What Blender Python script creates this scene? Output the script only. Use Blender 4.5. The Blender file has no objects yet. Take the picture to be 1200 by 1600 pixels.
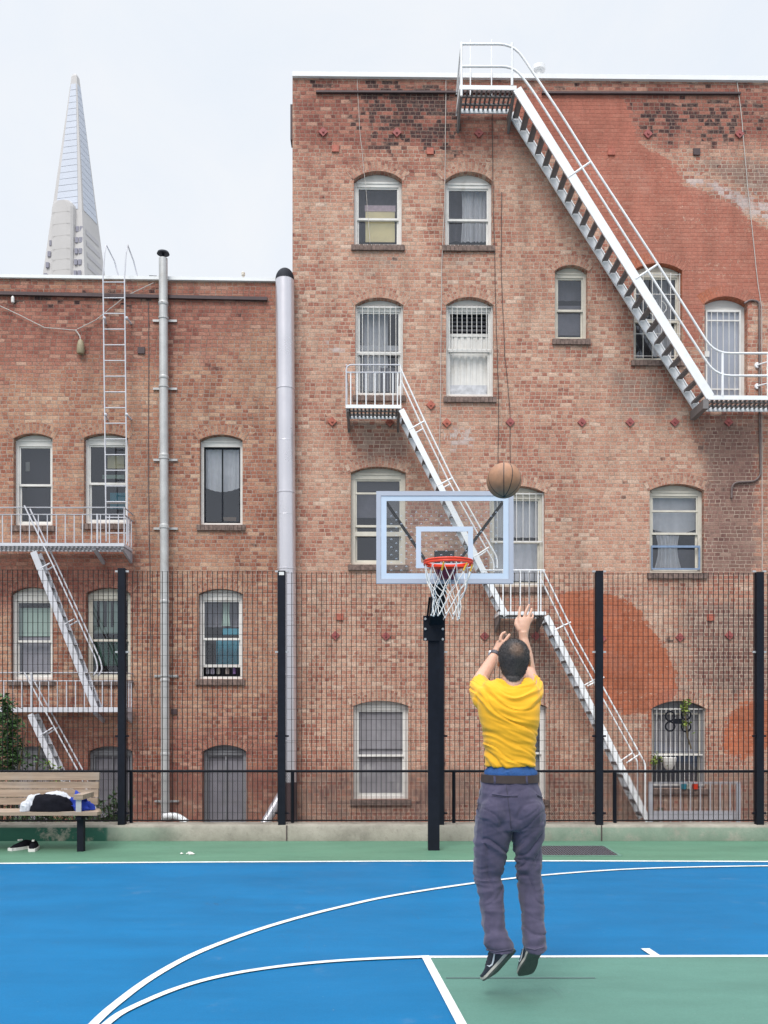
import bpy, bmesh, math, random
import numpy as np
from mathutils import Vector, Matrix, noise
from mathutils.geometry import delaunay_2d_cdt
R = random.Random(7)
C = bpy.context.scene.collection
PI = math.pi
# ---------------------------------------------------------------- camera model (1200x1600 photograph)
F, CX, HY, EYE = 1400.0, 600.0, 1108.0, 1.6
def W(px, py, Y):                       # point of the photograph at depth Y
    return Vector(((px-CX)/F*Y, Y, EYE+(HY-py)/F*Y))
def G(px, py, z=0.0):                   # point of the photograph on a level surface
    Y = F*(EYE-z)/(py-HY)
    return Vector(((px-CX)/F*Y, Y, z))
TH = math.radians(0.9); FY = 16.5
FM = Matrix.Translation((0, FY, 0)) @ Matrix.Rotation(TH, 4, 'Z')     # facade frame: x along, -y outwards
def fl(px, py, n=0.0):
    dx, dz = (px-CX)/F, (HY-py)/F
    t = (n-FY*math.cos(TH))/(dx*math.sin(TH)-math.cos(TH))
    X, Y, Z = dx*t, t, EYE+dz*t
    u = X*math.cos(TH)+(Y-FY)*math.sin(TH)
    return Vector((u, -n, Z))
def unfl(u, v):
    p = FM @ Vector((u, 0, v))
    return CX+p.x/p.y*F, HY-(p.z-EYE)/p.y*F
ID = Matrix.Identity(4)
# ---------------------------------------------------------------- mesh builder
class MB:
    def __init__(s): s.v=[]; s.f=[]; s.m=[]; s.uv={}; s.mi=0
    def add(s, vs, fs):
        o=len(s.v); s.v+= [Vector(p) for p in vs]
        for f in fs: s.f.append([i+o for i in f]); s.m.append(s.mi)
        return o
    def box(s, x0,x1,y0,y1,z0,z1):
        vs=[(x,y,z) for z in (z0,z1) for y in (y0,y1) for x in (x0,x1)]
        s.add(vs,[(0,2,3,1),(4,5,7,6),(0,1,5,4),(2,6,7,3),(0,4,6,2),(1,3,7,5)]); return s
    def bar(s, p, q, w, h=None, up=(0,0,1)):
        p=Vector(p); q=Vector(q); h=w if h is None else h
        d=(q-p).normalized(); up=Vector(up)
        if abs(d.dot(up))>.98: up=Vector((0,1,0))
        a=d.cross(up).normalized(); b=a.cross(d).normalized()
        vs=[c+a*(i*w/2)+b*(j*h/2) for c in (p,q) for i,j in ((-1,-1),(1,-1),(1,1),(-1,1))]
        s.add(vs,[(3,2,1,0),(4,5,6,7),(0,1,5,4),(1,2,6,5),(2,3,7,6),(3,0,4,7)]); return s
    def tube(s, pts, r, seg=8, closed=False):
        pts=[Vector(p) for p in pts]; n=len(pts)
        rs=r if isinstance(r,(list,tuple)) else [r]*n
        T=[]
        for i in range(n):
            a=pts[i-1] if (i>0 or closed) else pts[i]; b=pts[(i+1)%n] if (i<n-1 or closed) else pts[i]
            d=(b-a); T.append(d.normalized() if d.length>1e-9 else Vector((0,0,1)))
        up=Vector((0,0,1)) if abs(T[0].z)<.9 else Vector((0,1,0))
        A=T[0].cross(up).normalized(); rings=[]
        for i in range(n):
            A=(A-T[i]*A.dot(T[i])).normalized(); B=T[i].cross(A)
            rings.append([pts[i]+(A*math.cos(2*PI*k/seg)+B*math.sin(2*PI*k/seg))*rs[i] for k in range(seg)])
        s.loft(rings, not closed, closed); return s
    def loft(s, rings, caps=True, closed=False):
        n=len(rings); k=len(rings[0]); o=len(s.v)
        vs=[p for r in rings for p in r]; fs=[]
        for i in range(n if closed else n-1):
            j=(i+1)%n
            for a in range(k):
                b=(a+1)%k; fs.append((i*k+a,i*k+b,j*k+b,j*k+a))
        if caps: fs.append(tuple(range(k))[::-1]); fs.append(tuple((n-1)*k+a for a in range(k)))
        s.add(vs,fs); return s
    def prism(s, poly, y0, y1):         # (x,z) outline, extruded along y
        k=len(poly); vs=[(x,y0,z) for x,z in poly]+[(x,y1,z) for x,z in poly]
        fs=[tuple(range(k)),tuple(range(2*k-1,k-1,-1))]+[(i,i+k,(i+1)%k+k,(i+1)%k) for i in range(k)]
        s.add(vs,fs); return s
    def slab(s, poly, z0, z1):          # (x,y) outline, extruded along z
        k=len(poly); vs=[(x,y,z0) for x,y in poly]+[(x,y,z1) for x,y in poly]
        fs=[tuple(range(k))[::-1],tuple(range(k,2*k))]+[(i,(i+1)%k,(i+1)%k+k,i+k) for i in range(k)]
        s.add(vs,fs); return s
    def ell(s, c, r, seg=16, rings=10, M=None):
        c=Vector(c); r=Vector(r if hasattr(r,'__len__') else (r,r,r)); vs=[]; fs=[]
        for i in range(rings+1):
            t=PI*i/rings
            for k in range(seg):
                a=2*PI*k/seg; p=Vector((r.x*math.sin(t)*math.cos(a),r.y*math.sin(t)*math.sin(a),r.z*math.cos(t)))
                vs.append(c+(M@p if M else p))
        for i in range(rings):
            for k in range(seg):
                b=(k+1)%seg; fs.append((i*seg+k,(i+1)*seg+k,(i+1)*seg+b,i*seg+b))
        s.add(vs,fs); return s
    def lathe(s, prof, c=(0,0,0), seg=16, axis='z'):   # prof: (r, h)
        c=Vector(c); rings=[]
        for r,h in prof:
            ring=[]
            for k in range(seg):
                a=2*PI*k/seg; x,y=r*math.cos(a),r*math.sin(a)
                ring.append(c+(Vector((x,y,h)) if axis=='z' else Vector((x,h,y)) if axis=='y' else Vector((h,x,y))))
            rings.append(ring)
        s.loft(rings); return s
    def quad(s,a,b,c,d): s.add([a,b,c,d],[(0,1,2,3)]); return s
    def strip(s, pts, wid, z):          # painted line on the ground through points (x,y)
        vs=[]; n=len(pts)
        for i,p in enumerate(pts):
            a=pts[max(0,i-1)]; b=pts[min(n-1,i+1)]
            d=Vector((b[0]-a[0],b[1]-a[1])).normalized(); nn=Vector((-d.y,d.x))
            vs+=[(p[0]+nn.x*wid/2,p[1]+nn.y*wid/2,z),(p[0]-nn.x*wid/2,p[1]-nn.y*wid/2,z)]
        s.add(vs,[(2*i,2*i+1,2*i+3,2*i+2) for i in range(n-1)]); return s
    def mesh(s, name, base=Vector((0,0,0)), mats=(), smooth=False):
        me=bpy.data.meshes.new(name)
        me.from_pydata([tuple(p-base) for p in s.v],[],s.f)
        for m in mats: me.materials.append(m)
        if len(mats)>1: me.polygons.foreach_set('material_index', s.m)
        if smooth:
            me.polygons.foreach_set('use_smooth',[True]*len(me.polygons))
            try: me.set_sharp_from_angle(angle=math.radians(48))
            except Exception: pass
        bm=bmesh.new(); bm.from_mesh(me); bmesh.ops.recalc_face_normals(bm, faces=bm.faces); bm.to_mesh(me); bm.free()
        me.update(); return me
class T:                                # a thing: an Empty at its base, parts below
    def __init__(s, name, label, cat, base=(0,0,0), M=ID, group=None, kind=None):
        s.base=Vector(base); o=s.o=bpy.data.objects.new(name,None); C.objects.link(o)
        o.empty_display_size=.2; o.matrix_world=M@Matrix.Translation(s.base)
        o['label']=label; o['category']=cat
        if group: o['group']=group
        if kind: o['kind']=kind
    def part(s, name, mb, m, parent=None, smooth=False, label=None):
        ms=m if isinstance(m,(list,tuple)) else [m]
        me=mb.mesh(name,s.base,ms,smooth) if isinstance(mb,MB) else mb
        o=bpy.data.objects.new(name,me); C.objects.link(o); o.parent=parent or s.o
        if label: o['label']=label
        return o
def single(name, mb, m, label, cat, base=None, M=ID, group=None, kind=None, smooth=False):
    if base is None:
        xs=[p.x for p in mb.v]; ys=[p.y for p in mb.v]; zs=[p.z for p in mb.v]
        base=((min(xs)+max(xs))/2,(min(ys)+max(ys))/2,min(zs))
    base=Vector(base); ms=m if isinstance(m,(list,tuple)) else [m]
    o=bpy.data.objects.new(name,mb.mesh(name,base,ms,smooth)); C.objects.link(o)
    o.matrix_world=M@Matrix.Translation(base)
    if kind: o['kind']=kind
    if label: o['label']=label
    if cat: o['category']=cat
    if group: o['group']=group
    return o
# ---------------------------------------------------------------- materials
def srgb(r,g,b):
    f=lambda c:(c/255/12.92) if c/255<=.04045 else ((c/255+.055)/1.055)**2.4
    return (f(r),f(g),f(b))
class NT:
    def __init__(s,m): s.nt=m.node_tree; s.n=s.nt.nodes; s.l=s.nt.links
    def node(s,t,**k):
        x=s.n.new(t)
        for a,b in k.items(): setattr(x,a,b)
        return x
    def put(s,sock,v):
        if isinstance(v,bpy.types.NodeSocket): s.l.new(v,sock)
        elif v is not None: sock.default_value=(tuple(v)+(1,) if hasattr(v,'__len__') and len(v)==3 and len(getattr(sock,'default_value',(0,)*3))==4 else v)
    def math(s,op,a,b=None,c=None,clamp=False):
        x=s.node('ShaderNodeMath',operation=op,use_clamp=clamp)
        for i,v in enumerate((a,b,c)):
            if v is not None: s.put(x.inputs[i],v)
        return x.outputs[0]
    def mix(s,f,a,b,bt='MIX'):
        x=s.node('ShaderNodeMix',data_type='RGBA',blend_type=bt)
        s.put(x.inputs[0],f); s.put(x.inputs[6],a); s.put(x.inputs[7],b); return x.outputs[2]
    def noise(s,vec,scale,detail=3,rough=.55,dist=0,out=0):
        x=s.node('ShaderNodeTexNoise'); x.inputs['Scale'].default_value=scale; x.inputs['Detail'].default_value=detail
        x.inputs['Roughness'].default_value=rough; x.inputs['Distortion'].default_value=dist
        if vec is not None: s.l.new(vec,x.inputs['Vector'])
        return x.outputs[out]
    def ramp(s,f,stops,interp='LINEAR'):
        x=s.node('ShaderNodeValToRGB'); e=x.color_ramp.elements; x.color_ramp.interpolation=interp
        while len(e)<len(stops): e.new(.5)
        for q,(p,c) in zip(e,stops): q.position=p; q.color=(tuple(c)+(1,)) if hasattr(c,'__len__') else (c,c,c,1)
        s.put(x.inputs[0],f); return x.outputs[0]
    def step(s,v,lo,hi):
        x=s.node('ShaderNodeMapRange',interpolation_type='SMOOTHSTEP'); s.put(x.inputs[0],v)
        x.inputs[1].default_value=lo; x.inputs[2].default_value=hi; return x.outputs[0]
    def bump(s,h,strength=.3,dist=.01):
        x=s.node('ShaderNodeBump'); x.inputs['Strength'].default_value=strength; x.inputs['Distance'].default_value=dist
        s.put(x.inputs['Height'],h); return x.outputs[0]
def newmat(name):
    m=bpy.data.materials.new(name); m.use_nodes=True; t=NT(m); b=t.n['Principled BSDF']; return m,t,b
def pm(name, col, rough=.6, metal=0, var=.12, scale=8, bump=0, bscale=60, stain=None, spec=None, rust=0):
    m,t,b=newmat(name); tc=t.node('ShaderNodeTexCoord').outputs['Object']
    n=t.noise(tc,scale,5,.6)
    v=t.ramp(n,[(.3,1-var),(.7,1+var*.6)])
    c=t.mix(1,tuple(col),v,'MULTIPLY')
    if stain:
        k=t.step(t.noise(tc,scale*.45,6,.65,.6),.55,.72); c=t.mix(t.math('MULTIPLY',k,stain[1]),c,tuple(stain[0]))
    if rust:
        k=t.step(t.noise(tc,scale*1.7,6,.7,.4),.62,.75); c=t.mix(t.math('MULTIPLY',k,rust),c,(.12,.05,.025))
    t.put(b.inputs['Base Color'],c); b.inputs['Metallic'].default_value=metal
    t.put(b.inputs['Roughness'],t.math('MULTIPLY_ADD',n,.2,rough-.1))
    if spec is not None: b.inputs['Specular IOR Level'].default_value=spec
    if bump: t.put(b.inputs['Normal'],t.bump(t.noise(tc,bscale,3),bump,.01))
    return m
def brick_mat(name, palA, palB, mortar=(.53,.42,.34), tone=0.0):
    m,t,b=newmat(name)
    uv=t.node('ShaderNodeUVMap').outputs[0]; tc=t.node('ShaderNodeTexCoord').outputs['Object']
    wob=t.node('ShaderNodeVectorMath',operation='MULTIPLY_ADD'); t.l.new(t.noise(uv,3.5,3,.5,0,1),wob.inputs[0])
    wob.inputs[1].default_value=(.03,.022,0); t.l.new(uv,wob.inputs[2])
    sp=t.node('ShaderNodeSeparateXYZ'); t.l.new(wob.outputs[0],sp.inputs[0]); u,v=sp.outputs[0],sp.outputs[1]
    H,L=.0705,.305
    vr=t.math('DIVIDE',v,H); r=t.math('FLOOR',vr); fv=t.math('FRACT',vr)
    rw=t.node('ShaderNodeTexWhiteNoise',noise_dimensions='1D'); t.l.new(r,rw.inputs['W'])
    uu=t.math('ADD',t.math('DIVIDE',u,L),t.math('MULTIPLY_ADD',t.math('FLOORED_MODULO',r,2.0),.5,t.math('MULTIPLY',rw.outputs[0],.35)))
    c=t.math('FLOOR',uu); f=t.math('FRACT',uu)
    uh=t.node('ShaderNodeCombineXYZ'); t.put(uh.inputs[0],c); t.put(uh.inputs[1],t.math('ADD',r,.37))
    wu=t.node('ShaderNodeTexWhiteNoise',noise_dimensions='2D'); t.l.new(uh.outputs[0],wu.inputs['Vector'])
    rprob=t.math('MULTIPLY',t.step(t.noise(uv,.8,3,.6),.30,.55),t.math('MULTIPLY_ADD',t.math('GREATER_THAN',rw.outputs[0],.5),.5,.5))
    allH=t.math('LESS_THAN',wu.outputs[0],rprob)
    f3=t.math('MULTIPLY',f,3.0); g3=t.math('FRACT',f3); q3=t.math('FLOOR',f3)
    isS=t.math('GREATER_THAN',f,.665)
    isH=t.math('MAXIMUM',isS,allH)
    ls=t.math('MINIMUM',f,t.math('SUBTRACT',.665,f)); lh=t.math('MINIMUM',t.math('SUBTRACT',f,.665),t.math('SUBTRACT',1.0,f))
    al0=t.math('MULTIPLY',t.math('MAXIMUM',ls,lh),L)
    al1=t.math('MULTIPLY',t.math('MINIMUM',g3,t.math('SUBTRACT',1.0,g3)),L/3)
    al=t.math('ADD',t.math('MULTIPLY',al1,allH),t.math('MULTIPLY',al0,t.math('SUBTRACT',1.0,allH)))
    ve=t.math('MULTIPLY',t.math('MINIMUM',fv,t.math('SUBTRACT',1.0,fv)),H)
    ed=t.math('ADD',t.math('MINIMUM',al,ve),t.math('MULTIPLY_ADD',t.noise(uv,28,3),.011,-.0055))
    brick=t.step(ed,.003,.008)
    idv=t.node('ShaderNodeCombineXYZ'); t.put(idv.inputs[0],t.math('MULTIPLY_ADD',c,5.0,t.math('ADD',t.math('MULTIPLY',allH,t.math('ADD',q3,2.0)),t.math('MULTIPLY',isS,t.math('SUBTRACT',1.0,allH))))); t.put(idv.inputs[1],r)
    wn=t.node('ShaderNodeTexWhiteNoise',noise_dimensions='2D'); t.l.new(idv.outputs[0],wn.inputs['Vector']); rnd=wn.outputs[0]
    low=t.noise(uv,.9,4,.6); mid=t.noise(uv,3.2,4,.6)
    hz=t.step(t.noise(uv,.55,3,.6),.4,.6)
    val=t.math('MULTIPLY_ADD',rnd,.44,t.math('MULTIPLY_ADD',low,.34,t.math('MULTIPLY_ADD',mid,.30,.165+tone)))
    val=t.math('SUBTRACT',val,t.math('MULTIPLY',isH,t.math('MULTIPLY_ADD',hz,.27,.10)))
    rare=t.math('GREATER_THAN',rnd,.965)
    val=t.math('SUBTRACT',val,t.math('MULTIPLY',rare,.28),clamp=True)
    att=lambda n:t.node('ShaderNodeAttribute',attribute_name=n).outputs['Fac']
    edge=t.math('MULTIPLY_ADD',t.noise(uv,9,6,.72),.95,t.math('MULTIPLY_ADD',rnd,.45,-.70))
    fine=t.math('MULTIPLY_ADD',t.noise(uv,2.2,6,.7),1.0,t.math('MULTIPLY_ADD',rnd,.7,-.85))
    red=t.step(t.math('ADD',att('red'),t.math('MULTIPLY',fine,.8)),.3,.7)
    colr=t.mix(red,t.ramp(val,palA),t.ramp(val,palB))
    colr=t.mix(1,colr,t.ramp(t.noise(uv,38,4,.7),[(.22,.62),(.78,1.32)]),'MULTIPLY')
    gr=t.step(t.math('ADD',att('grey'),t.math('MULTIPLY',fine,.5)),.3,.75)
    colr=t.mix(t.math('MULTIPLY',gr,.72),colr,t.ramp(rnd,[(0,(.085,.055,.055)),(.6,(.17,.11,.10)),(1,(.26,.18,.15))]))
    soot=t.step(t.math('ADD',att('soot'),t.math('MULTIPLY',fine,1.25)),.45,.68)
    sfade=t.ramp(t.noise(uv,24,5,.75),[(.3,.5),(.6,1.0)])
    colr=t.mix(t.math('MULTIPLY',soot,sfade),colr,(.026,.020,.024))
    mcol=t.mix(1,tuple(mortar),t.ramp(t.noise(uv,6,5,.7),[(.25,.5),(.75,1.15)]),'MULTIPLY')
    mcol=t.mix(t.math('MULTIPLY',red,.62),mcol,(.15,.075,.055))
    mcol=t.mix(t.math('MULTIPLY',soot,.35),mcol,(.1,.08,.08))
    colr=t.mix(brick,mcol,colr)
    pale=t.step(t.math('ADD',att('pale'),edge),.5,.85)
    colr=t.mix(t.math('MULTIPLY',pale,.7),colr,(.52,.45,.44))
    pnt=t.step(t.math('ADD',att('paint'),edge),.44,.56)
    pcol=t.mix(1,t.mix(t.step(v,4.2,5.2),(.44,.125,.058),(.40,.142,.100)),t.ramp(t.noise(uv,1.6,6,.65),[(.25,.74),(.75,1.18)]),'MULTIPLY')
    pcol=t.mix(t.math('MULTIPLY',t.step(t.noise(uv,1.1,5,.7),.5,.72),.35),pcol,(.50,.26,.20))
    pcol=t.mix(.16,pcol,colr)
    chip=t.step(t.math('ADD',t.noise(uv,15,5,.75),t.math('MULTIPLY',t.noise(uv,1.3,3),.25)),.72,.76)
    pnt=t.math('MULTIPLY',pnt,t.math('SUBTRACT',1.0,t.math('MULTIPLY',chip,.8)))
    pcol=t.mix(t.math('MULTIPLY',t.math('SUBTRACT',1.0,t.step(ve,.002,.007)),.42),pcol,(.19,.06,.045))
    colr=t.mix(pnt,colr,pcol)
    mps=t.node('ShaderNodeMapping'); mps.inputs['Scale'].default_value=(1.5,.22,1); t.l.new(uv,mps.inputs[0])
    strk=t.ramp(t.noise(mps.outputs[0],1.4,6,.62),[(.28,.72),(.5,1.0),(.75,1.12)])
    colr=t.mix(1,colr,strk,'MULTIPLY')
    colr=t.mix(1,colr,t.ramp(t.noise(uv,19,5,.75),[(.25,.80),(.75,1.2)]),'MULTIPLY')
    t.put(b.inputs['Base Color'],colr); b.inputs['Roughness'].default_value=.88; b.inputs['Specular IOR Level'].default_value=.25
    hgt=t.math('ADD',t.math('MULTIPLY',brick,.8),t.math('MULTIPLY',t.noise(uv,55,4,.7),.5))
    t.put(b.inputs['Normal'],t.bump(hgt,.55,.012))
    return m
PAL_A=[(0,(.21,.085,.062)),(.2,(.35,.142,.102)),(.42,(.44,.215,.153)),(.64,(.505,.290,.209)),(.86,(.57,.373,.279)),(1,(.655,.50,.405))]
PAL_B=[(0,(.12,.045,.040)),(.22,(.23,.080,.062)),(.5,(.32,.125,.092)),(.74,(.38,.175,.128)),(.9,(.45,.26,.195)),(1,(.55,.41,.32))]
M_={}
M_['brick']=brick_mat('facade_brick',PAL_A,PAL_B)
M_['brick_low']=brick_mat('lower_brick',[(p,(c[0]*.86,c[1]*.82,c[2]*.76)) for p,c in PAL_A],PAL_B,(.40,.32,.27),-.03)
M_['sillbrick']=pm('sill_brick',(.20,.14,.12),.9,var=.5,scale=16,bump=.4)
M_['white']=pm('white_paint',(.72,.70,.67),.5,var=.1,scale=5,stain=((.4,.36,.3),.35))
M_['cream']=pm('cream_paint',(.62,.58,.50),.55,var=.14,scale=5,stain=((.3,.25,.2),.45))
M_['greyframe']=pm('grey_paint',(.23,.23,.25),.55,var=.15,scale=6)
M_['steelwhite']=pm('white_steel_paint',(.85,.86,.88),.45,var=.08,scale=4,stain=((.5,.47,.45),.3),rust=.25)
M_['steellilac']=pm('pale_steel_paint',(.60,.60,.65),.45,var=.1,scale=4,stain=((.36,.33,.33),.4),rust=.4)
M_['steelgrey']=pm('grey_steel_paint',(.42,.42,.46),.5,var=.14,scale=5,stain=((.2,.17,.16),.5),rust=.6)
M_['understeel']=pm('worn_grey_steel',(.19,.175,.175),.6,var=.2,scale=9,rust=.4)
M_['flash']=pm('white_flashing',(.78,.79,.80),.5,var=.06,scale=3)
M_['ledge']=pm('dark_iron',(.070,.042,.045),.6,var=.3,scale=9,rust=.4)
M_['plate']=pm('red_iron',(.33,.085,.080),.6,var=.3,scale=20,rust=.3)
M_['plate2']=pm('orange_iron',(.42,.115,.075),.6,var=.3,scale=20)
M_['black']=pm('black_paint',(.009,.011,.018),.62,var=.25,scale=12,spec=.18)
M_['wire']=pm('black_wire',(.012,.011,.014),.6,var=.2,spec=.2)
M_['galv']=pm('galvanised_steel',(.50,.50,.50),.5,.35,var=.12,scale=6,stain=((.34,.31,.28),.35))
M_['duct']=pm('silver_duct',(.66,.64,.68),.30,.62,var=.05,scale=2,stain=((.52,.50,.54),.4))
M_['alu']=pm('aluminium',(.44,.47,.55),.4,.2,var=.04,scale=4)
M_['boardwhite']=pm('pale_blue_white_paint',(.52,.61,.73),.45,var=.04,scale=4)
M_['orange']=pm('orange_red_paint',(.72,.045,.012),.38,var=.1,scale=14)
M_['darkred']=pm('deep_red_paint',(.24,.012,.03),.4,var=.1,scale=14)
M_['net']=pm('white_cord',(.74,.73,.71),.8,var=.1,scale=30)
M_['yellow']=pm('yellow_plastic',(.75,.42,.02),.5)
M_['bolt']=pm('bolt_steel',(.55,.55,.56),.35,.7)
M_['copper']=pm('brown_conduit',(.16,.12,.115),.5,.2,var=.25,scale=10)
M_['cable']=pm('pale_cable',(.50,.46,.43),.7,var=.15)
M_['darkcable']=pm('dark_cable',(.05,.045,.045),.7)
M_['curtain']=pm('white_curtain',(.80,.79,.80),.9,var=.1,scale=6)
M_['paper']=pm('cream_paper',(1.0,.87,.52),.85,var=.08,scale=3)
M_['pink']=pm('pink_lace',(.70,.55,.60),.9,var=.15,scale=20)
M_['teal']=pm('teal_cloth',(.03,.22,.30),.85,var=.15)
M_['mint']=pm('pale_green_blind',(.32,.43,.37),.85,var=.06)
M_['green']=pm('green_curtain',(.04,.16,.10),.85,var=.25,scale=9)
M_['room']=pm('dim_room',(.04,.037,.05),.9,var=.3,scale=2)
M_['screen']=pm('pale_dusty_screen',(.25,.24,.26),.85,var=.16,scale=5,stain=((.42,.41,.41),.6))
M_['roomgrey']=pm('dusty_screen',(.22,.21,.24),.85,var=.18,scale=6,stain=((.2,.19,.19),.5))
M_['louver']=pm('dark_louvers',(.09,.088,.10),.7)
M_['silverfoil']=pm('foil',(.6,.6,.62),.3,.6,var=.3,scale=9)
def wood(name,c,scale=1.0,axis=0):
    m,t,b=newmat(name); tc=t.node('ShaderNodeTexCoord').outputs['Object']
    mp=t.node('ShaderNodeMapping'); t.l.new(tc,mp.inputs[0]); s=[26,26,26]; s[axis]=1.6; mp.inputs['Scale'].default_value=s
    n=t.noise(mp.outputs[0],1,5,.65,.4); k=t.noise(tc,3,3)
    cc=t.mix(1,c,t.ramp(n,[(.25,.55),(.75,1.25)]),'MULTIPLY'); cc=t.mix(t.math('MULTIPLY',t.step(k,.45,.7),.4),cc,(.34,.31,.28))
    t.put(b.inputs['Base Color'],cc); b.inputs['Roughness'].default_value=.75; t.put(b.inputs['Normal'],t.bump(n,.3,.004)); return m
M_['wood']=wood('weathered_wood',(.36,.27,.20)); M_['wooddark']=wood('brown_wood',(.25,.16,.10))
def glass():
    m=bpy.data.materials.new('window_glass'); m.use_nodes=True; t=NT(m); t.n.clear()
    out=t.node('ShaderNodeOutputMaterial'); tr=t.node('ShaderNodeBsdfTransparent'); gl=t.node('ShaderNodeBsdfGlossy')
    tr.inputs[0].default_value=(.975,.98,.99,1); gl.inputs['Roughness'].default_value=.04; gl.inputs[0].default_value=(.9,.93,1,1)
    tc=t.node('ShaderNodeTexCoord').outputs['Object']; t.put(gl.inputs['Normal'],t.bump(t.noise(tc,1.6,2),.06,.08))
    fr=t.node('ShaderNodeFresnel'); fr.inputs[0].default_value=1.6; mx=t.node('ShaderNodeMixShader')
    t.put(mx.inputs[0],t.math('MULTIPLY_ADD',fr.outputs[0],0.8,.05,clamp=True)); t.l.new(tr.outputs[0],mx.inputs[1]); t.l.new(gl.outputs[0],mx.inputs[2])
    t.l.new(mx.outputs[0],out.inputs[0]); return m
M_['glass']=glass()
def acrylic():
    m=bpy.data.materials.new('clear_acrylic'); m.use_nodes=True; t=NT(m); t.n.clear()
    out=t.node('ShaderNodeOutputMaterial'); tr=t.node('ShaderNodeBsdfTransparent'); gl=t.node('ShaderNodeBsdfGlossy')
    tr.inputs[0].default_value=(.90,.91,.91,1); gl.inputs['Roughness'].default_value=.06
    mx=t.node('ShaderNodeMixShader'); mx.inputs[0].default_value=.05
    t.l.new(tr.outputs[0],mx.inputs[1]); t.l.new(gl.outputs[0],mx.inputs[2]); t.l.new(mx.outputs[0],out.inputs[0]); return m
M_['acrylic']=acrylic()
SKYB,ZEN,SUN,EXPO=6.4,2.6,1.5,0.62
# ---------------------------------------------------------------- facades
GZ=-0.62                                 # alley level
def arc(u0,u1,vs,vc,n=10):               # segmental arch, left to right
    w=(u1-u0)/2; h=max(.02,vc-vs); r=(w*w+h*h)/(2*h); cu=(u0+u1)/2; cv=vc-r; a=math.asin(min(1,w/r))
    return [(cu+r*math.sin(-a+2*a*i/n),cv+r*math.cos(-a+2*a*i/n)) for i in range(n+1)],(cu,cv,r,a)
def hole_of(x0,x1,yc,ys,yb):
    u0=fl(x0,ys).x; u1=fl(x1,ys).x; vs=fl(x0,ys).z; vc=fl((x0+x1)/2,yc).z; vb=fl(x0,yb).z
    pts,info=arc(u0,u1,vs,vc); return dict(u0=u0,u1=u1,vs=vs,vc=vc,vb=vb,arc=pts,info=info,poly=[(u0,vb)]+pts+[(u1,vb)])
def inside(p,poly):
    c=False; n=len(poly); x,y=p
    for i in range(n):
        x1,y1=poly[i]; x2,y2=poly[i-1]
        if (y1>y)!=(y2>y) and x<(x2-x1)*(y-y1)/(y2-y1)+x1: c=not c
    return c
def sdpoly(P,poly):                      # signed distance (positive inside), P: (n,2)
    poly=np.array(poly,float); n=len(poly); d=np.full(len(P),1e9); ins=np.zeros(len(P),bool)
    for i in range(n):
        a=poly[i]; b=poly[i-1]; e=b-a; w=P-a; t=np.clip((w@e)/max(1e-9,e@e),0,1)
        q=w-t[:,None]*e; d=np.minimum(d,np.hypot(q[:,0],q[:,1]))
        cnd=((a[1]>P[:,1])!=(b[1]>P[:,1])); den=(b[1]-a[1]) if abs(b[1]-a[1])>1e-9 else 1e-9
        ins^=cnd&(P[:,0]<(b[0]-a[0])*(P[:,1]-a[1])/den+a[0])
    return np.where(ins,d,-d)
def wall_mesh(name,outer,holes,masks,reveal=.22,step=.15):
    vs=[Vector(p) for p in outer]; ed=[(i,(i+1)%len(outer)) for i in range(len(outer))]
    for h in holes:
        o=len(vs); k=len(h['poly']); vs+=[Vector(p) for p in h['poly']]; ed+=[(o+i,o+(i+1)%k) for i in range(k)]
    xs=[p[0] for p in outer]; ys=[p[1] for p in outer]
    gx=np.arange(min(xs)+step/2,max(xs),step); gy=np.arange(min(ys)+step/2,max(ys),step)
    GP=np.array([(a,b) for a in gx for b in gy]); ok=sdpoly(GP,outer)>.03
    for h in holes: ok&=sdpoly(GP,h['poly'])<-.03
    vs+=[Vector(p) for p in GP[ok]]
    V,_,Fc,_,_,_=delaunay_2d_cdt(vs,ed,[],0,1e-5)
    mb=MB(); uv=[]; mb.v=[Vector((p.x,0,p.y)) for p in V]; uv=[(p.x,p.y) for p in V]
    for f in Fc:
        c=(sum(V[i].x for i in f)/3,sum(V[i].y for i in f)/3)
        if not inside(c,outer) or any(h['u0']<c[0]<h['u1'] and inside(c,h['poly']) for h in holes): continue
        mb.f.append(list(f)); mb.m.append(0)
    for h in holes:                      # brick reveals
        p=h['poly']; k=len(p); o=len(mb.v); s=0
        for i in range(k+1):
            q=p[i%k]; mb.v+=[Vector((q[0],0,q[1])),Vector((q[0],reveal,q[1]))]
            if i: s+=math.hypot(q[0]-p[i-1][0],q[1]-p[i-1][1])
            uv+=[(0.02,s+.013),(reveal+.02,s+.013)]
        for i in range(k): mb.f.append([o+2*i,o+2*i+1,o+2*i+3,o+2*i+2]); mb.m.append(0)
    return mb,uv
def finish_wall(th,name,mb,uv,m,masks):
    me=bpy.data.meshes.new(name); me.from_pydata([tuple(p-th.base) for p in mb.v],[],mb.f); me.materials.append(m)
    l=me.uv_layers.new(name='UVMap'); idx=np.empty(len(me.loops),int); me.loops.foreach_get('vertex_index',idx)
    l.data.foreach_set('uv',np.array(uv)[idx].ravel())
    px=np.array([unfl(p.x,p.z) for p in mb.v])
    for a in ('paint','soot','pale','grey','red'):
        val=np.zeros(len(px))
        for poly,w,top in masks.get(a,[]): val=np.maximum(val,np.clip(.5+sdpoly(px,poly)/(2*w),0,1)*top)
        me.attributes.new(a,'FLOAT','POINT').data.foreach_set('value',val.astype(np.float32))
    bm=bmesh.new(); bm.from_mesh(me); bmesh.ops.recalc_face_normals(bm,faces=bm.faces); bm.to_mesh(me); bm.free()
    return th.part(name,me,m)
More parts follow.
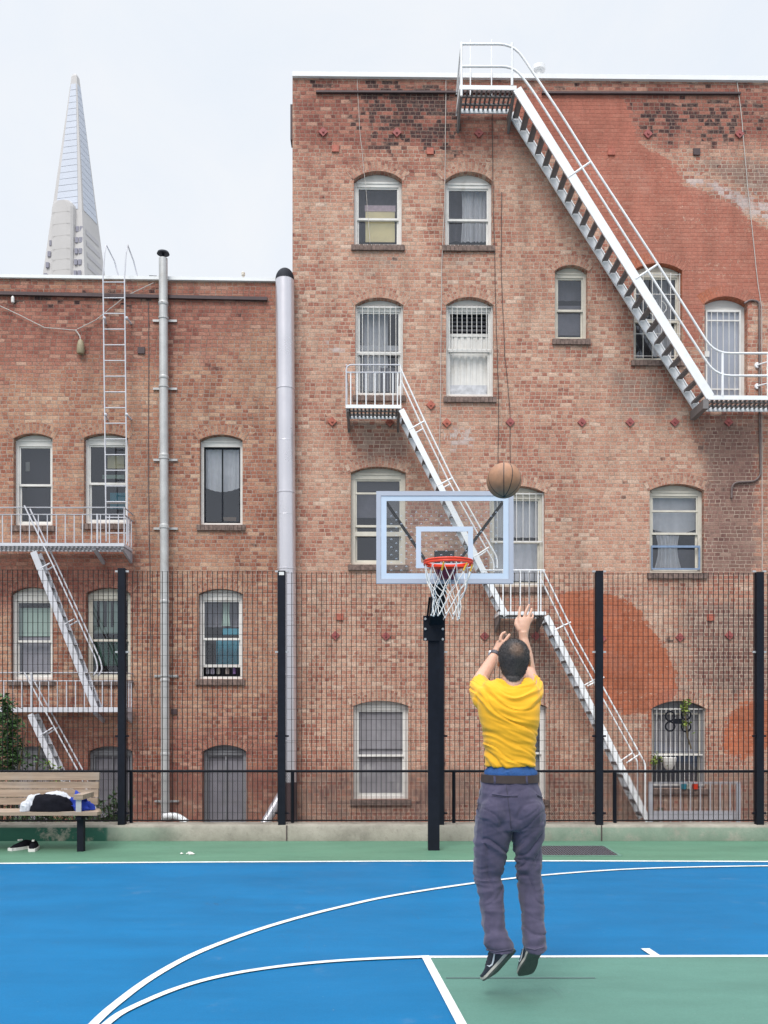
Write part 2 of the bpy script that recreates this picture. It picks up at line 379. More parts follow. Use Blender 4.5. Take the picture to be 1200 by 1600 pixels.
def arch_band(th,h,m,parent,hgt=.2):
    cu,cv,r,a=h['info']; a2=a+.04; n=14; me=bpy.data.meshes.new('brick_arch'); vs=[];uv=[];fs=[]
    for i in range(n+1):
        t=-a2+2*a2*i/n
        for j,(rr,y) in enumerate(((r+.001,.0),(r+.001,-.004),(r+hgt,-.004),(r+hgt,.0))):
            vs.append((cu+rr*math.sin(t)-th.base.x,y-th.base.y,cv+rr*math.cos(t)-th.base.z)); uv.append((.012+max(0,rr-r)*1.9,t*(r+.1)*1.15+5))
    for i in range(n):
        for j in range(3): fs.append((4*i+j,4*i+j+1,4*i+5+j,4*i+4+j))
    me.from_pydata(vs,[],fs); l=me.uv_layers.new(name='UVMap')
    for lp in me.loops: l.data[lp.index].uv=uv[lp.vertex_index]
    px=np.array([unfl(v[0]+th.base.x,v[2]+th.base.z) for v in vs])
    for at in ('paint','soot','pale','grey','red'):
        val=np.zeros(len(px))
        for poly,w,top in th.masks.get(at,[]): val=np.maximum(val,np.clip(.5+sdpoly(px,poly)/(2*w),0,1)*top)
        me.attributes.new(at,'FLOAT','POINT').data.foreach_set('value',val.astype(np.float32))
    me.materials.append(m)
    bm=bmesh.new(); bm.from_mesh(me); bmesh.ops.recalc_face_normals(bm,faces=bm.faces); bm.to_mesh(me); bm.free()
    return th.part('brick_arch',me,m,parent)
def frame4(mb,u0,u1,v0,v1,wl,wr,wb,wt,y0,y1):
    mb.box(u0,u0+wl,y0,y1,v0,v1); mb.box(u1-wr,u1,y0,y1,v0,v1)
    mb.box(u0+wl,u1-wr,y0,y1,v0,v0+wb); mb.box(u0+wl,u1-wr,y0,y1,v1-wt,v1)
def drape(mb,u0,u1,v0,v1,y,waves=7,amp=.02,sag=0,n=48,gather=0):
    vs=[];fs=[];nz=6
    for j in range(nz+1):
        tz=j/nz
        for i in range(n+1):
            tt=i/n; cu=(u0+u1)/2
            u=u0+(u1-u0)*tt
            if gather: u=cu+(u-cu)*(1-gather*math.sin(PI*min(1,tz*1.0))*.5)
            bot=v0+sag*math.sin(PI*tt)
            v=v1+(bot-v1)*tz
            vs.append((u,y+amp*math.sin(2*PI*waves*tt+1.3*math.sin(5*tt))*(.5+.5*tz),v))
    for j in range(nz):
        for i in range(n): a=j*(n+1)+i; fs.append((a,a+1,a+n+2,a+n+1))
    mb.add(vs,fs); return mb
def window(th,h,m,rail=.5,sill=True,head=.07,jw=.055,rec=.11,inner=(),bars=None,topbars=False,door=False,sashmat=None,extra=None,glassy=True,single_pane=False,muntin=False,sillx=.05,raised=0):
    u0,u1,vb,vs,vc=h['u0'],h['u1'],h['vb'],h['vs'],h['vc']; e=.002
    vh=vs-.01                            # head of the square frame
    f=MB(); frame4(f,u0+e,u1-e,vb,vh,jw,jw,.055,head,rec,rec+.1)
    p2=[(u,v) for u,v in h['arc']]; f.prism([(u0+e,vh)]+[(min(max(u,u0+e),u1-e),v-.002) for u,v in p2]+[(u1-e,vh)],rec+.02,rec+.09)
    f.box(u0+jw,u1-jw,rec-.015,rec+.02,vh-.012,vh+.02)
    w=th.part('window',f,m)
    a0,a1,b0,b1=u0+jw,u1-jw,vb+.055,vh-head
    vm=b0+(b1-b0)*rail; sm=sashmat or m; g=MB()
    if single_pane:
        s=MB(); frame4(s,a0,a1,b0,b1,.025,.025,.03,.03,rec+.03,rec+.07)
        if muntin: s.box((a0+a1)/2-.012,(a0+a1)/2+.012,rec+.03,rec+.06,b0+.03,b1-.03)
        th.part('sash',s,sm,w); g.quad((a0+.02,rec+.05,b0+.02),(a1-.02,rec+.05,b0+.02),(a1-.02,rec+.05,b1-.02),(a0+.02,rec+.05,b1-.02))
    else:
        s=MB(); frame4(s,a0,a1,vm-.02,b1,.03,.03,.04,.03,rec+.02,rec+.05); th.part('sash',s,sm,w)
        lb=b0+raised
        s=MB(); frame4(s,a0,a1,lb,vm+.015+raised*.0,.035,.035,.05,.035,rec+.055,rec+.085); th.part('sash',s,sm,w)
        g.quad((a0+.02,rec+.036,vm),(a1-.02,rec+.036,vm),(a1-.02,rec+.036,b1-.02),(a0+.02,rec+.036,b1-.02))
        g.quad((a0+.02,rec+.07,lb+.03),(a1-.02,rec+.07,lb+.03),(a1-.02,rec+.07,vm),(a0+.02,rec+.07,vm))
    if glassy: th.part('pane',g,M_['glass'],w)
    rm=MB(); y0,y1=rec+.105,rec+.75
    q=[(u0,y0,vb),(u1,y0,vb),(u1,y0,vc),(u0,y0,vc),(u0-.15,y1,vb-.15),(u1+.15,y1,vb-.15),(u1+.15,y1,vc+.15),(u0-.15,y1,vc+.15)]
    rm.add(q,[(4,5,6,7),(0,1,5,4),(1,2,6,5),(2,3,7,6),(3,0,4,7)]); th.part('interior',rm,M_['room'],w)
    for nm,mb,mm in inner: th.part(nm,mb,mm,w,smooth=True)
    if bars:
        k,mb=bars,MB(); y=rec-.05; lowv=vm if topbars else vb+.04
        for i in range(k+1): uu=u0+.03+(u1-u0-.06)*i/k; mb.tube([(uu,y,lowv),(uu,y,vh+.02)],.006,6)
        for uu in (u0+.012,u1-.012): mb.box(uu-.008,uu+.008,y+.004,y+.012,vb+.03,vh+.02)
        for vv in (vb+.06,vm,vh): mb.box(u0+.004,u1-.004,y+.006,y+.014,vv-.012,vv+.012)
        th.part('window_bars',mb,M_['white'],w)
    if sill:
        s=MB(); x=u0-sillx
        while x<u1+sillx-.03:
            d=.004*R.random(); s.box(x+.003,min(x+.072,u1+sillx),-.045-d,.2,vb-.105-d,vb-.006); x+=.075
        s.box(u0-sillx,u1+sillx,-.025,.2,vb-.1,vb-.012)
        th.part('sill',s,M_['sillbrick'],w)
    if extra: extra(w,a0,a1,b0,b1,vm,rec)
    arch_band(th,h,th.brick,w)
    return w,(a0,a1,b0,b1,vm,rec)
def ins(x0,x1,y0,y1,dep): a=fl(x0,y1,-dep); b=fl(x1,y0,-dep); return a.x,b.x,a.z,b.z
def curt(x0,x1,y0,y1,m='curtain',dep=.245,waves=7,amp=.02,sag=0,gather=0): u0,u1,v0,v1=ins(x0,x1,y0,y1,dep); return ('curtain',drape(MB(),u0,u1,v0,v1,dep,waves,amp,sag,gather=gather),M_[m])
def board(x0,x1,y0,y1,m,dep=.24,nm='blind'): u0,u1,v0,v1=ins(x0,x1,y0,y1,dep); return (nm,MB().box(u0,u1,dep,dep+.02,v0,v1),M_[m])
def slats(x0,x1,y0,y1,m,n,dep=.26,nm='blind',vert=False):
    u0,u1,v0,v1=ins(x0,x1,y0,y1,dep); mb=MB()
    for i in range(n):
        if vert: a=u0+(u1-u0)*i/n; mb.box(a,a+(u1-u0)/n*.55,dep,dep+.015,v0,v1)
        else: a=v0+(v1-v0)*i/n; mb.box(u0,u1,dep,dep+.03,a,a+(v1-v0)/n*.55)
    return (nm,mb,M_[m])
def scribble(th,strokes,m,r=.012):
    mb=MB()
    for s in strokes: mb.tube([fl(x,y,.0) for x,y in s],r,4)
    for p in mb.v: p.y*=.25
    th.part('graffiti',mb,m)
# ---- openings: x0,x1,crown,spring,bottom
BW=dict(A1=(553,628,267,280,383),A2=(695,769,268,282,384),B1=(555,630,465,476,618),B2=(697,771,464,476,620),B3=(867,918,414,423,530),
 B4=(990,1066,411,422,563),D=(1101,1168,463,474,626),C1=(548,634,729,738,882),C2=(765,851,759,769,917),C3=(1015,1100,756,766,895),
 E1=(552,638,1095,1103,1249),E2=(768,854,1095,1104,1249),E3=(1018,1103,1095,1107,1232))
LW=dict(L1=(21,82,677,685,821),L2=(131,200,677,684,818),L3=(312,379,679,687,820),M1=(17,82,917,927,1062),M2=(134,204,918,927,1062),
 M3=(310,379,920,928,1061),N1=(17,82,1166,1174,1310),N2=(138,207,1166,1174,1310),N3=(317,385,1164,1174,1310))
masks_big=dict(
 paint=[([(806,148),(975,149),(983,172),(992,200),(1002,224),(1058,262),(1068,290),(1108,304),(1150,320),(1166,342),(1215,362),(1330,380),(1330,470),(1190,470),(1160,478),(1102,472),(1096,530),(1075,545),(1040,500),(985,412),(900,282),(800,162)],10,1),
        ([(868,930),(930,920),(985,940),(1004,962),(1035,1005),(1054,1040),(1058,1080),(1050,1096),(1018,1114),(958,1112),(905,1030),(880,975)],8,1),
        ([(1130,1150),(1142,1112),(1166,1094),(1215,1098),(1330,1090),(1330,1180),(1205,1170),(1165,1184),(1126,1176)],9,1)],
 soot=[([(556,126),(716,128),(716,226),(690,234),(640,222),(622,236),(596,225),(560,190)],26,.74),
       ([(470,124),(720,126),(720,142),(480,142)],9,.5),
       ([(985,152),(1160,154),(1165,212),(1090,222),(1010,214)],20,.55),([(800,126),(1330,132),(1330,146),(800,142)],8,.4),([(1135,150),(1330,150),(1330,230),(1140,220)],30,.36)],
 pale=[([(1060,262),(1100,272),(1160,300),(1330,320),(1330,362),(1165,340),(1110,303),(1064,288)],12,.8),([(502,520),(545,535),(540,560),(515,565)],12,.7),
       ([(692,672),(742,660),(746,704),(700,714)],14,.75),([(1130,262),(1330,240),(1330,320),(1150,300)],30,.45),([(985,640),(1030,640),(1030,660),(985,662)],14,.55)],
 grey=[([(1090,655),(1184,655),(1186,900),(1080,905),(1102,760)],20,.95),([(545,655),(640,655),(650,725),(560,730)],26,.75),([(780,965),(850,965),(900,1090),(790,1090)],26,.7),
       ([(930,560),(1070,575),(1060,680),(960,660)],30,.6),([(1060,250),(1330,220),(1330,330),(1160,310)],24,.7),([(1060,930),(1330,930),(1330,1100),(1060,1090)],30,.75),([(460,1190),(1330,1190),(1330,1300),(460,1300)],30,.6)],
 red=[([(455,118),(1330,122),(1330,236),(455,236)],26,.95),([(455,230),(700,236),(690,275),(455,300)],40,.6),([(1085,640),(1200,640),(1200,905),(1090,900)],30,.55),([(440,1170),(760,1180),(760,1300),(440,1300)],60,.45)])
for k_,(x0_,x1_,_a,_b,yb_) in BW.items():
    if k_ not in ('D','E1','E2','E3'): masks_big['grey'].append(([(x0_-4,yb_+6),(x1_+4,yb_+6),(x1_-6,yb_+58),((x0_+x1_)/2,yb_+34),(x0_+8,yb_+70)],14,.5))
masks_low=dict(red=[([(-200,430),(440,436),(440,500),(330,560),(-200,620)],45,.9),([(-200,850),(215,855),(215,960),(-200,960)],30,.9),([(-200,1100),(460,1100),(460,1320),(-200,1320)],60,.65)],
 grey=[([(85,838),(125,836),(125,850),(85,850)],12,.6)],soot=[([(-200,448),(250,456),(250,475),(-200,468)],14,.45)],pale=[([(-200,720),(440,720),(440,800),(-200,800)],60,.22)])
big=T('brick_building','taller red and tan brick apartment building with faded red paint patches and arched windows','building',fl(830,1300).xyz*1,FM)
big.base.z=GZ; big.o.matrix_world=FM@Matrix.Translation(big.base); big.brick=M_['brick']; big.masks=masks_big
low=T('brick_building','lower brown brick building below the pointed tower, with white roof flashing and three window columns','building',fl(200,1300).xyz*1,FM)
low.base.z=GZ; low.o.matrix_world=FM@Matrix.Translation(low.base); low.brick=M_['brick_low']; low.masks=masks_low
BH={k:hole_of(*v) for k,v in BW.items()}; LH={k:hole_of(*v) for k,v in LW.items()}
def build_shell(th,xl,xr,ytl,ytr,holes,masks,depth,m,zc):
    a=fl(xl,ytl); b=fl(xr,ytr); outer=[(a.x,GZ-.1),(b.x,GZ-.1),(b.x,b.z),(a.x,a.z)]
    mb,uv=wall_mesh('wall',outer,holes,masks)
    # side, back walls and roof
    o=len(mb.v)
    pts=[(a.x,0,GZ-.1),(a.x,depth,GZ-.1),(a.x,depth,a.z),(a.x,0,a.z),(b.x,0,GZ-.1),(b.x,depth,GZ-.1),(b.x,depth,b.z),(b.x,0,b.z)]
    for f,ax in (((0,1,2,3),1),((4,7,6,5),1),((1,5,6,2),0)):
        k=len(mb.v)
        for i in f: mb.v.append(Vector(pts[i])); uv.append((pts[i][ax]+.05,pts[i][2]))
        mb.f.append([k,k+1,k+2,k+3]); mb.m.append(0)
    w=finish_wall(th,'wall',mb,uv,m,masks)
    r=MB(); r.quad((a.x,.0,a.z-.35),(b.x,.0,b.z-.35),(b.x,depth,b.z-.35),(a.x,depth,a.z-.35)); th.part('roof',r,M_['galv'])
    return a,b
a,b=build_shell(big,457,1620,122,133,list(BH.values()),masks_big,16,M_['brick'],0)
c=MB(); c.loft([[Vector((p.x,-.06,p.z+.001)),Vector((p.x,.35,p.z+.001)),Vector((p.x,.35,p.z+.085)),Vector((p.x,-.06,p.z+.085))] for p in (a,b)]); big.part('parapet_cap',c,M_['flash'])
for x0,x1,y in ((494,806,145.5),(846,1156,147)):
    p=fl(x0,y); q=fl(x1,y+.8); big.part('iron_ledge',MB().bar((p.x,-.03,p.z),(q.x,-.03,q.z),.05,.035),M_['ledge'])
p=fl(457.5,200); big.part('corner_trim',MB().box(p.x-.05,p.x-.004,.05,.3,fl(457,215).z,fl(457,160).z),M_['ledge'])
a,b=build_shell(low,-460,456.4,429,441.5,list(LH.values()),masks_low,14,M_['brick_low'],0)
c=MB(); c.loft([[Vector((p.x,-.05,p.z+.001)),Vector((p.x,.3,p.z+.001)),Vector((p.x,.3,p.z+.06)),Vector((p.x,-.05,p.z+.06))] for p in (a,b)]); low.part('parapet_cap',c,M_['flash'])
p=fl(-460,450); q=fl(418,468.5); low.part('iron_ledge',MB().bar((p.x,-.03,p.z),(q.x,-.03,q.z),.06,.06),M_['ledge'])
def plate(th,px,py,s,m,diamond=True):
    p=fl(px,py); mb=MB()
    o=[(s,0),(0,s),(-s,0),(0,-s)] if diamond else [(s*.75,s*.7),(-s*.75,s*.7),(-s*.75,-s*.7),(s*.75,-s*.7)]
    mb.prism([(p.x+a,p.z+b) for a,b in o],-.03,.01)
    if diamond: mb.lathe([(.022,-.05),(.022,-.028)],(p.x,0,p.z),6,'y')
    th.part('anchor_plate',mb,m)
for x,y in ((505,207),(620,208),(748,209),(1012,210),(1155,210),(909,660),(984,660),(1054,660),(1138,660),(524,993),(603,994),(757,994),(837,994),(1062,996),(1139,993),(797,660),(940,998)):
    plate(big,x,y,.085,M_['plate'])
for x,y in ((519,659),(609,660),(698,661)): plate(big,x,y,.085,M_['plate2'])
for x,y in ((524,233),(672,237),(531,964),(1110,965),(955,238)): plate(big,x,y,.085,M_['plate2'],False)
plate(big,673,633,.085,M_['plate2']); plate(big,1088,238,.085,M_['ledge'],False)
plate(low,221,548,.085,M_['ledge'],False); plate(low,272,1112,.07,M_['ledge'],False)
scribble(big,[[(694,687),(695,676),(699,683),(703,675),(704,686)],[(708,676),(708,684),(712,686),(715,676)],[(724,676),(719,677),(722,682),(719,686)],[(727,675),(730,686),(735,667)]],pm('faded_white_marker',(.50,.42,.38),.9,var=.3,scale=20),.009)
# ---- windows of the taller building
Wt,Cr,Gf=M_['white'],M_['cream'],M_['greyframe']
window(big,BH['A1'],Wt,.46,glassy=True,inner=[board(571,617,326,378,'paper',.218,'paper_screen'),('lace',MB().box(*ins(570,618,322,330,.225)[:2],.207,.214,*ins(570,618,322,331,.225)[2:]),M_['pink']),curt(560,622,286,378,'roomgrey',.5,3,.03)])
window(big,BH['A2'],Wt,.46,inner=[curt(720,740,285,378,'curtain',.3,3,.02,gather=.5),curt(738,764,285,378,'curtain',.33,5,.02),curt(700,764,285,378,'roomgrey',.6,3,.03)])
window(big,BH['B1'],Wt,.5,inner=[curt(565,606,490,612,'curtain',.42,6,.025),board(562,622,540,548,'curtain',.3,'window_shelf'),board(595,622,575,612,'roomgrey',.4,'box_stack')],bars=8)
window(big,BH['B2'],Wt,.54,inner=[slats(700,768,486,524,'louver',6,.25),board(700,768,522,526,'white',.235),slats(700,768,526,616,'white',7,.245,'panel',True),board(700,768,526,618,'white',.262,'panel'),board(701,767,602,617,'silverfoil',.232,'foil_sheet')],bars=9,topbars=True,glassy=False)
window(big,BH['B3'],Cr,.47,inner=[curt(870,914,430,470,'roomgrey',.4,3,.01),board(870,914,478,524,'roomgrey',.24,'screen')])
def scroll(w,a0,a1,b0,b1,vm,rec):
    mb=MB(); y=rec-.05
    for i in range(6): u=a0-.03+(a1-a0+.06)*i/5; mb.tube([(u,y,b0),(u,y,b1+.06)],.007,6)
    for v in (b0+.05,b0+(b1-b0)*.3,vm,b0+(b1-b0)*.78,b1+.03): mb.tube([(a0-.05,y,v),(a1+.05,y,v)],.007,6)
    for sx in (-1,1):
        for sz in (-1,1):
            mb.tube([((a0+a1)/2+sx*(.02+.16*math.sin(t)),y,vm+sz*(.05+.30*t/2.6+.0)) for t in [x*.2 for x in range(14)]],.006,6)
    big.part('window_bars',mb,M_['white'],w)
window(big,BH['B4'],Cr,.47,inner=[curt(1020,1048,430,556,'curtain',.5,3,.03)],extra=scroll)
# barred door on the landing
h=BH['D']; u0,u1,vb,vs=h['u0'],h['u1'],h['vb'],h['vs']
f=MB(); frame4(f,u0+.002,u1-.002,vb,vs-.01,.05,.08,.03,.06,.14,.24); f.prism([(u0+.002,vs-.01)]+[(min(max(a,u0+.002),u1-.002),b-.002) for a,b in h['arc']]+[(u1-.002,vs-.01)],.16,.23)
d=big.part('door',f,Wt)
g=MB(); a0,a1,b0,b1=u0+.055,u1-.085,vb+.03,vs-.075
frame4(g,a0,a1,b0,b1,.03,.03,.04,.04,.09,.12)
for i in range(1,6): x=a0+(a1-a0)*i/6; g.tube([(x,.10,b0),(x,.10,b1)],.008,6)
for v in (b0+.22,b1-.2): g.box(a0,a1,.095,.115,v-.012,v+.012)
big.part('security_gate',g,Wt,d)
s=MB(); k=.05; n=int((a1-a0+b1-b0)/k)
for i in range(n):
    for sg in (1,-1):
        t0=i*k; pts=[]
        xa,za=a0,b0+t0
        if za>b1: xa,za=a0+(za-b1),b1
        xb,zb=a0+t0,b0
        if xb>a1: xb,zb=a1,b0+(xb-a1)
        if sg<0: xa,xb=a0+a1-xa,a0+a1-xb
        if xa<=a1+.001 and xa>=a0-.001 and zb<=b1: s.bar((xa,.118,za),(xb,.118,zb),.006,.004,(0,1,0))
big.part('gate_mesh',s,M_['alu'],d)
big.part('door_panel',MB().box(a0,a1,.15,.19,b0,b1),pm('pale_door',(.48,.50,.56),.6,var=.1,scale=4),d)
big.part('lock_box',MB().box(a0-.03,a0+.06,.07,.1,fl(1104,555,0).z,fl(1104,546,0).z),Wt,d)
arch_band(big,h,M_['brick'],d)
window(big,BH['C1'],Cr,.44,head=.09,jw=.08,inner=[board(556,627,752,768,'louver',.25),board(556,627,770,809,'roomgrey',.25,'screen')],
 extra=lambda w,a0,a1,b0,b1,vm,rec:(big.part('sash',MB().box(a0,a1,rec+.0,rec+.05,fl(590,836,0).z,fl(590,829,0).z),Cr,w),big.part('sash',MB().box(a0,a1,rec+.01,rec+.04,fl(590,770,0).z,fl(590,767,0).z),Cr,w)))
window(big,BH['C2'],Cr,.5,head=.09,jw=.07,inner=[curt(772,842,780,840,'curtain',.27,6,.02),curt(772,842,846,908,'curtain',.26,6,.02)],bars=8,topbars=True)
window(big,BH['C3'],Cr,.5,jw=.07,inner=[curt(1018,1090,775,826,'curtain',.32,3,.02,sag=-.1),curt(1022,1064,826,890,'curtain',.38,5,.03,gather=.6),board(1018,1090,852,890,'roomgrey',.6,'shelf')],
 extra=lambda w,a0,a1,b0,b1,vm,rec:(big.part('sash',MB().box(a0,a1,rec+.01,rec+.04,fl(1050,798,0).z,fl(1050,795,0).z),Cr,w),
  big.part('window_screen',(lambda mb:(frame4(mb,a0-.01,a1+.03,fl(1050,889,0).z,fl(1050,851,0).z,.02,.03,.03,.04,rec-.03,rec-.005),mb)[1])(MB()),pm('blue_plastic',(.20,.28,.42),.5),w)))
window(big,BH['E1'],Wt,.47,glassy=False,inner=[board(556,634,1108,1170,'screen',.175,'screen'),board(556,634,1170,1242,'screen',.205,'screen')],jw=.07,sillx=.06)
window(big,BH['E2'],Wt,.5,inner=[board(772,850,1108,1240,'screen',.22,'screen')],jw=.07)
window(big,BH['E3'],Gf,.42,inner=[board(1022,1099,1112,1180,'screen',.22,'blind'),board(1022,1099,1182,1230,'roomgrey',.24,'blind')],bars=11,sashmat=Cr)
# ---- windows of the lower building
window(low,LH['L1'],Wt,.5,inner=[board(40,46,722,736,'cream',.4,'wall_switch'),curt(52,76,700,770,'teal',.62,2,.02),curt(30,78,692,812,'room',.5,2,.02)],head=.1)
window(low,LH['L2'],Wt,.5,inner=[board(168,194,712,732,'paper',.6,'shelf'),board(160,194,742,748,'mint',.5,'shelf'),board(172,196,770,795,'teal',.5,'storage_box'),board(164,196,784,787,'wood',.4,'shelf')],head=.09)
window(low,LH['L3'],Wt,.5,single_pane=True,muntin=True,sashmat=M_['black'],inner=[curt(320,375,702,762,'curtain',.27,7,.015,sag=-.08),board(349,369,808,814,'wooddark',.27,'box')],head=.09)
window(low,LH['M1'],Wt,.47,inner=[board(30,78,950,994,'mint',.25,'blind'),curt(30,78,996,1052,'roomgrey',.26,4,.01)],head=.12)
window(low,LH['M2'],Cr,.47,inner=[slats(145,200,935,980,'mint',5,.26,'blind',True),board(144,200,980,990,'mint',.25,'blind'),slats(145,200,998,1040,'green',6,.26,'curtain',True),curt(145,200,998,1040,'green',.30,6,.02)],head=.08)
window(low,LH['M3'],Wt,.49,inner=[curt(318,374,935,980,'roomgrey',.4,4,.03),curt(346,360,935,978,'mint',.3,2,.01,gather=.5),board(348,374,982,992,'teal',.27,'folded_cloth'),curt(338,374,998,1038,'teal',.33,3,.03)],head=.09,raised=.17)
for k in ('N1','N2','N3'):
    window(low,LH[k],Gf,.1,sill=False,single_pane=True,muntin=True,sashmat=Gf,glassy=False,inner=[board(LW[k][0]+5,LW[k][1]-5,1178,1305,'roomgrey',.19,'screen')],head=.06)
# jars standing on the window board of the curtained window
jm=[pm('jar_%d'%i,c,.4) for i,c in enumerate(((.42,.40,.44),(.36,.33,.42),(.40,.37,.33),(.44,.36,.33),(.24,.14,.34)))]
for i,(x,lb) in enumerate(((323,'pale squat jar, outermost in the row below the raised sash'),(331,'tall mauve jar in the row below the raised sash'),(340,'beige jar in the middle of the row below the raised sash'),(354,'pinkish rounded jar in the row below the raised sash'),(365,'purple jar in the row below the raised sash'))):
    p=fl(x,1053,-.2); r=.034+.006*(i%2); hh=.12+.03*((i*3)%3)
    single('jar',MB().lathe([(r*.8,0),(r,.015),(r,hh*.75),(r*.7,hh*.85),(r*.72,hh)],(p.x,.285,p.z),12),jm[i],lb,'jar',M=FM,group='jars on the window board',smooth=True)
# ---------------------------------------------------------------- fire escapes (facade frame)
def flp(pts,n): return [fl(x,y,n) for x,y in pts]
def rounded(pts,r=.12,k=5):              # round the corners of a polyline
    out=[Vector(pts[0])]
    for i in range(1,len(pts)-1):
        p=Vector(pts[i]); a=(Vector(pts[i-1])-p); b=(Vector(pts[i+1])-p); d=min(r,a.length*.45,b.length*.45)
        a=p+a.normalized()*d; b=p+b.normalized()*d
        out+=[a*(1-t)**2+p*2*t*(1-t)+b*t*t for t in [j/k for j in range(k+1)]]
    return out+[Vector(pts[-1])]
def platform(th,m,x0,x1,y,nf,rim=.07,under=None,nb=.05,gap=.075,left=True,right=True,bracket=(True,True),bh=.26):
    a=fl(x0,y,nf); b=fl(x1,y,nf); v=a.z; pl=MB()
    pl.box(a.x,b.x,-nf-.012,-nf+.012,v-rim,v); pl.box(a.x,b.x,-nb-.03,-nb,v-rim,v)
    pl.box(a.x,a.x+.03,-nf+.012,-nb-.03,v-rim,v); pl.box(b.x-.03,b.x,-nf+.012,-nb-.03,v-rim,v)
    p=th.part('platform',pl,m)
    g=MB(); x=a.x+.05; i=0
    while x<b.x-.05:
        g.box(x,x+.035,-nf+.014,-nb-.032,v-.028,v-.006); x+=gap
    for q in (.35,.68): yy=-nf+(nf-nb)*q; g.box(a.x+.03,b.x-.03,yy-.02,yy+.02,v-.055,v-.03)
    th.part('grating',g,under or m,p)
    for k,xx in enumerate((a.x+.02,b.x-.06)):
        if bracket[k]:
            s=MB(); s.add([(xx,-nf+.02,v-rim-.003),(xx+.04,-nf+.02,v-rim-.003),(xx+.04,-.0,v-rim-.003),(xx,-.0,v-rim-.003),(xx,-nf+.02,v-rim-.05),(xx+.04,-nf+.02,v-rim-.05),(xx+.04,-.0,v-rim-bh),(xx,-.0,v-rim-bh)],[(0,1,2,3),(4,7,6,5),(0,4,5,1),(1,5,6,2),(2,6,7,3),(3,7,4,0)])
            th.part('bracket',s,under or m,p)
    return p,a.x,b.x,v
def stair(th,m,top,bot,nf,nb,run,wid,steps,tread_m,rails=(),postsx=(),railr=.017,tw=.17,both=True):
    a=fl(*top,nf); b=fl(*bot,nf); s0=MB(); d=(b-a).normalized(); nn=Vector((-d.z,0,d.x))
    if nn.z<0: nn=-nn
    st=None
    for n in (nf,nb):
        s=MB(); p=Vector((a.x,-n,a.z)); q=Vector((b.x,-n,b.z)); s.bar(p,q,.018,wid,up=nn)
        for sg in (1,-1): s.bar(p+nn*sg*(wid/2-.012)+Vector((0,.014 if n==nf else -.014,0)),q+nn*sg*(wid/2-.012)+Vector((0,.014 if n==nf else -.014,0)),.028,.018,up=nn)
        o=th.part('stringer',s,m); st=st or o
    for i in range(steps):
        t=(i+.5)/steps; c=a+(b-a)*t; mb=MB()
        mb.box(c.x-tw/2,c.x+tw/2,-nf+.03,-nb-.03,c.z-.012,c.z+.012)
        mb.box(c.x-tw/2,c.x-tw/2+.010,-nf+.03,-nb-.03,c.z-.035,c.z-.012)
        th.part('tread',mb,tread_m)
    return st,a,b,nn
def railing(th,m,rails,ns,r=.017,rad=.16,name='handrail'):
    for pts in rails:
        for n in ns:
            mb=MB(); q=[fl(x,y,ns[0]) for x,y in pts]; q=[Vector((p.x,-n,p.z)) for p in q]
            mb.tube(rounded(q,rad),r,8); th.part(name,mb,m,smooth=True)
def rods(th,m,segs,n,r=.012,name='baluster',par=None):
    for (x0,y0,x1,y1) in segs: th.part(name,MB().tube([fl(x0,y0,n),fl(x1,y1,n)],r,6),m,par)
# -- tall white stair to the roof
SW,SL,SG,US=M_['steelwhite'],M_['steellilac'],M_['steelgrey'],M_['understeel']
t=T('fire_escape','tall white fire escape stair running from a barred door landing up over the roof edge','fire escape',fl(1150,624,.35),FM)
nf,nb=.70,.06
platform(t,SW,718,807,133.5,nf,.075,US,nb,.085,bracket=(True,True),bh=.32)
platform(t,SW,1106,1262,618,nf,.075,US,nb,.085,bracket=(False,True),bh=.32)
st,a,b,nn=stair(t,SW,(808,139),(1110,620),nf,nb,0,.155,25,US,tw=.105)
e=fl(1110,626,nf); t.part('stair_foot',MB().bar((e.x-.08,-nf+.0,e.z-.06),(e.x-.08,-nb,e.z-.06),.10,.16),US)
railing(t,SW,[[(722,69),(803,69),(880,184),(923,253),(1028,413),(1116,552),(1262,552)],[(722,104),(803,104),(830,138),(908,260),(1010,420),(1118,587),(1262,587)]],(nf,),.02,.28)
rods(t,SW,[(721,66,721,150),(800,67,800,134),(1129,552,1129,619),(1200,552,1200,619)],nf,.022,'rail_post')
rods(t,SW,[(888,277,923,253),(993,436,1028,413)],nf,.02,'rail_post')
rods(t,SW,[(735,150,735,62),(768,150,768,62)],.1,.012,'rail_post')
for y0 in (69,104):
    p=fl(721,y0,nf); t.part('handrail',MB().tube([p,Vector((p.x,-.35,p.z-.05)),Vector((p.x-.02,-.02,p.z-.42))],.016,8),SW,smooth=True)
for y0 in (552,587):
    p=fl(1245,y0,nf); q=fl(1183,571 if y0<560 else 604,0)
    t.part('wall_stay',MB().tube([Vector((p.x,-nf,p.z)),Vector((q.x,-.03,q.z))],.016,8).lathe([(.05,-.03),(.055,-.02),(.055,-.002)],(q.x,0,q.z),12,'y'),SW,smooth=True)
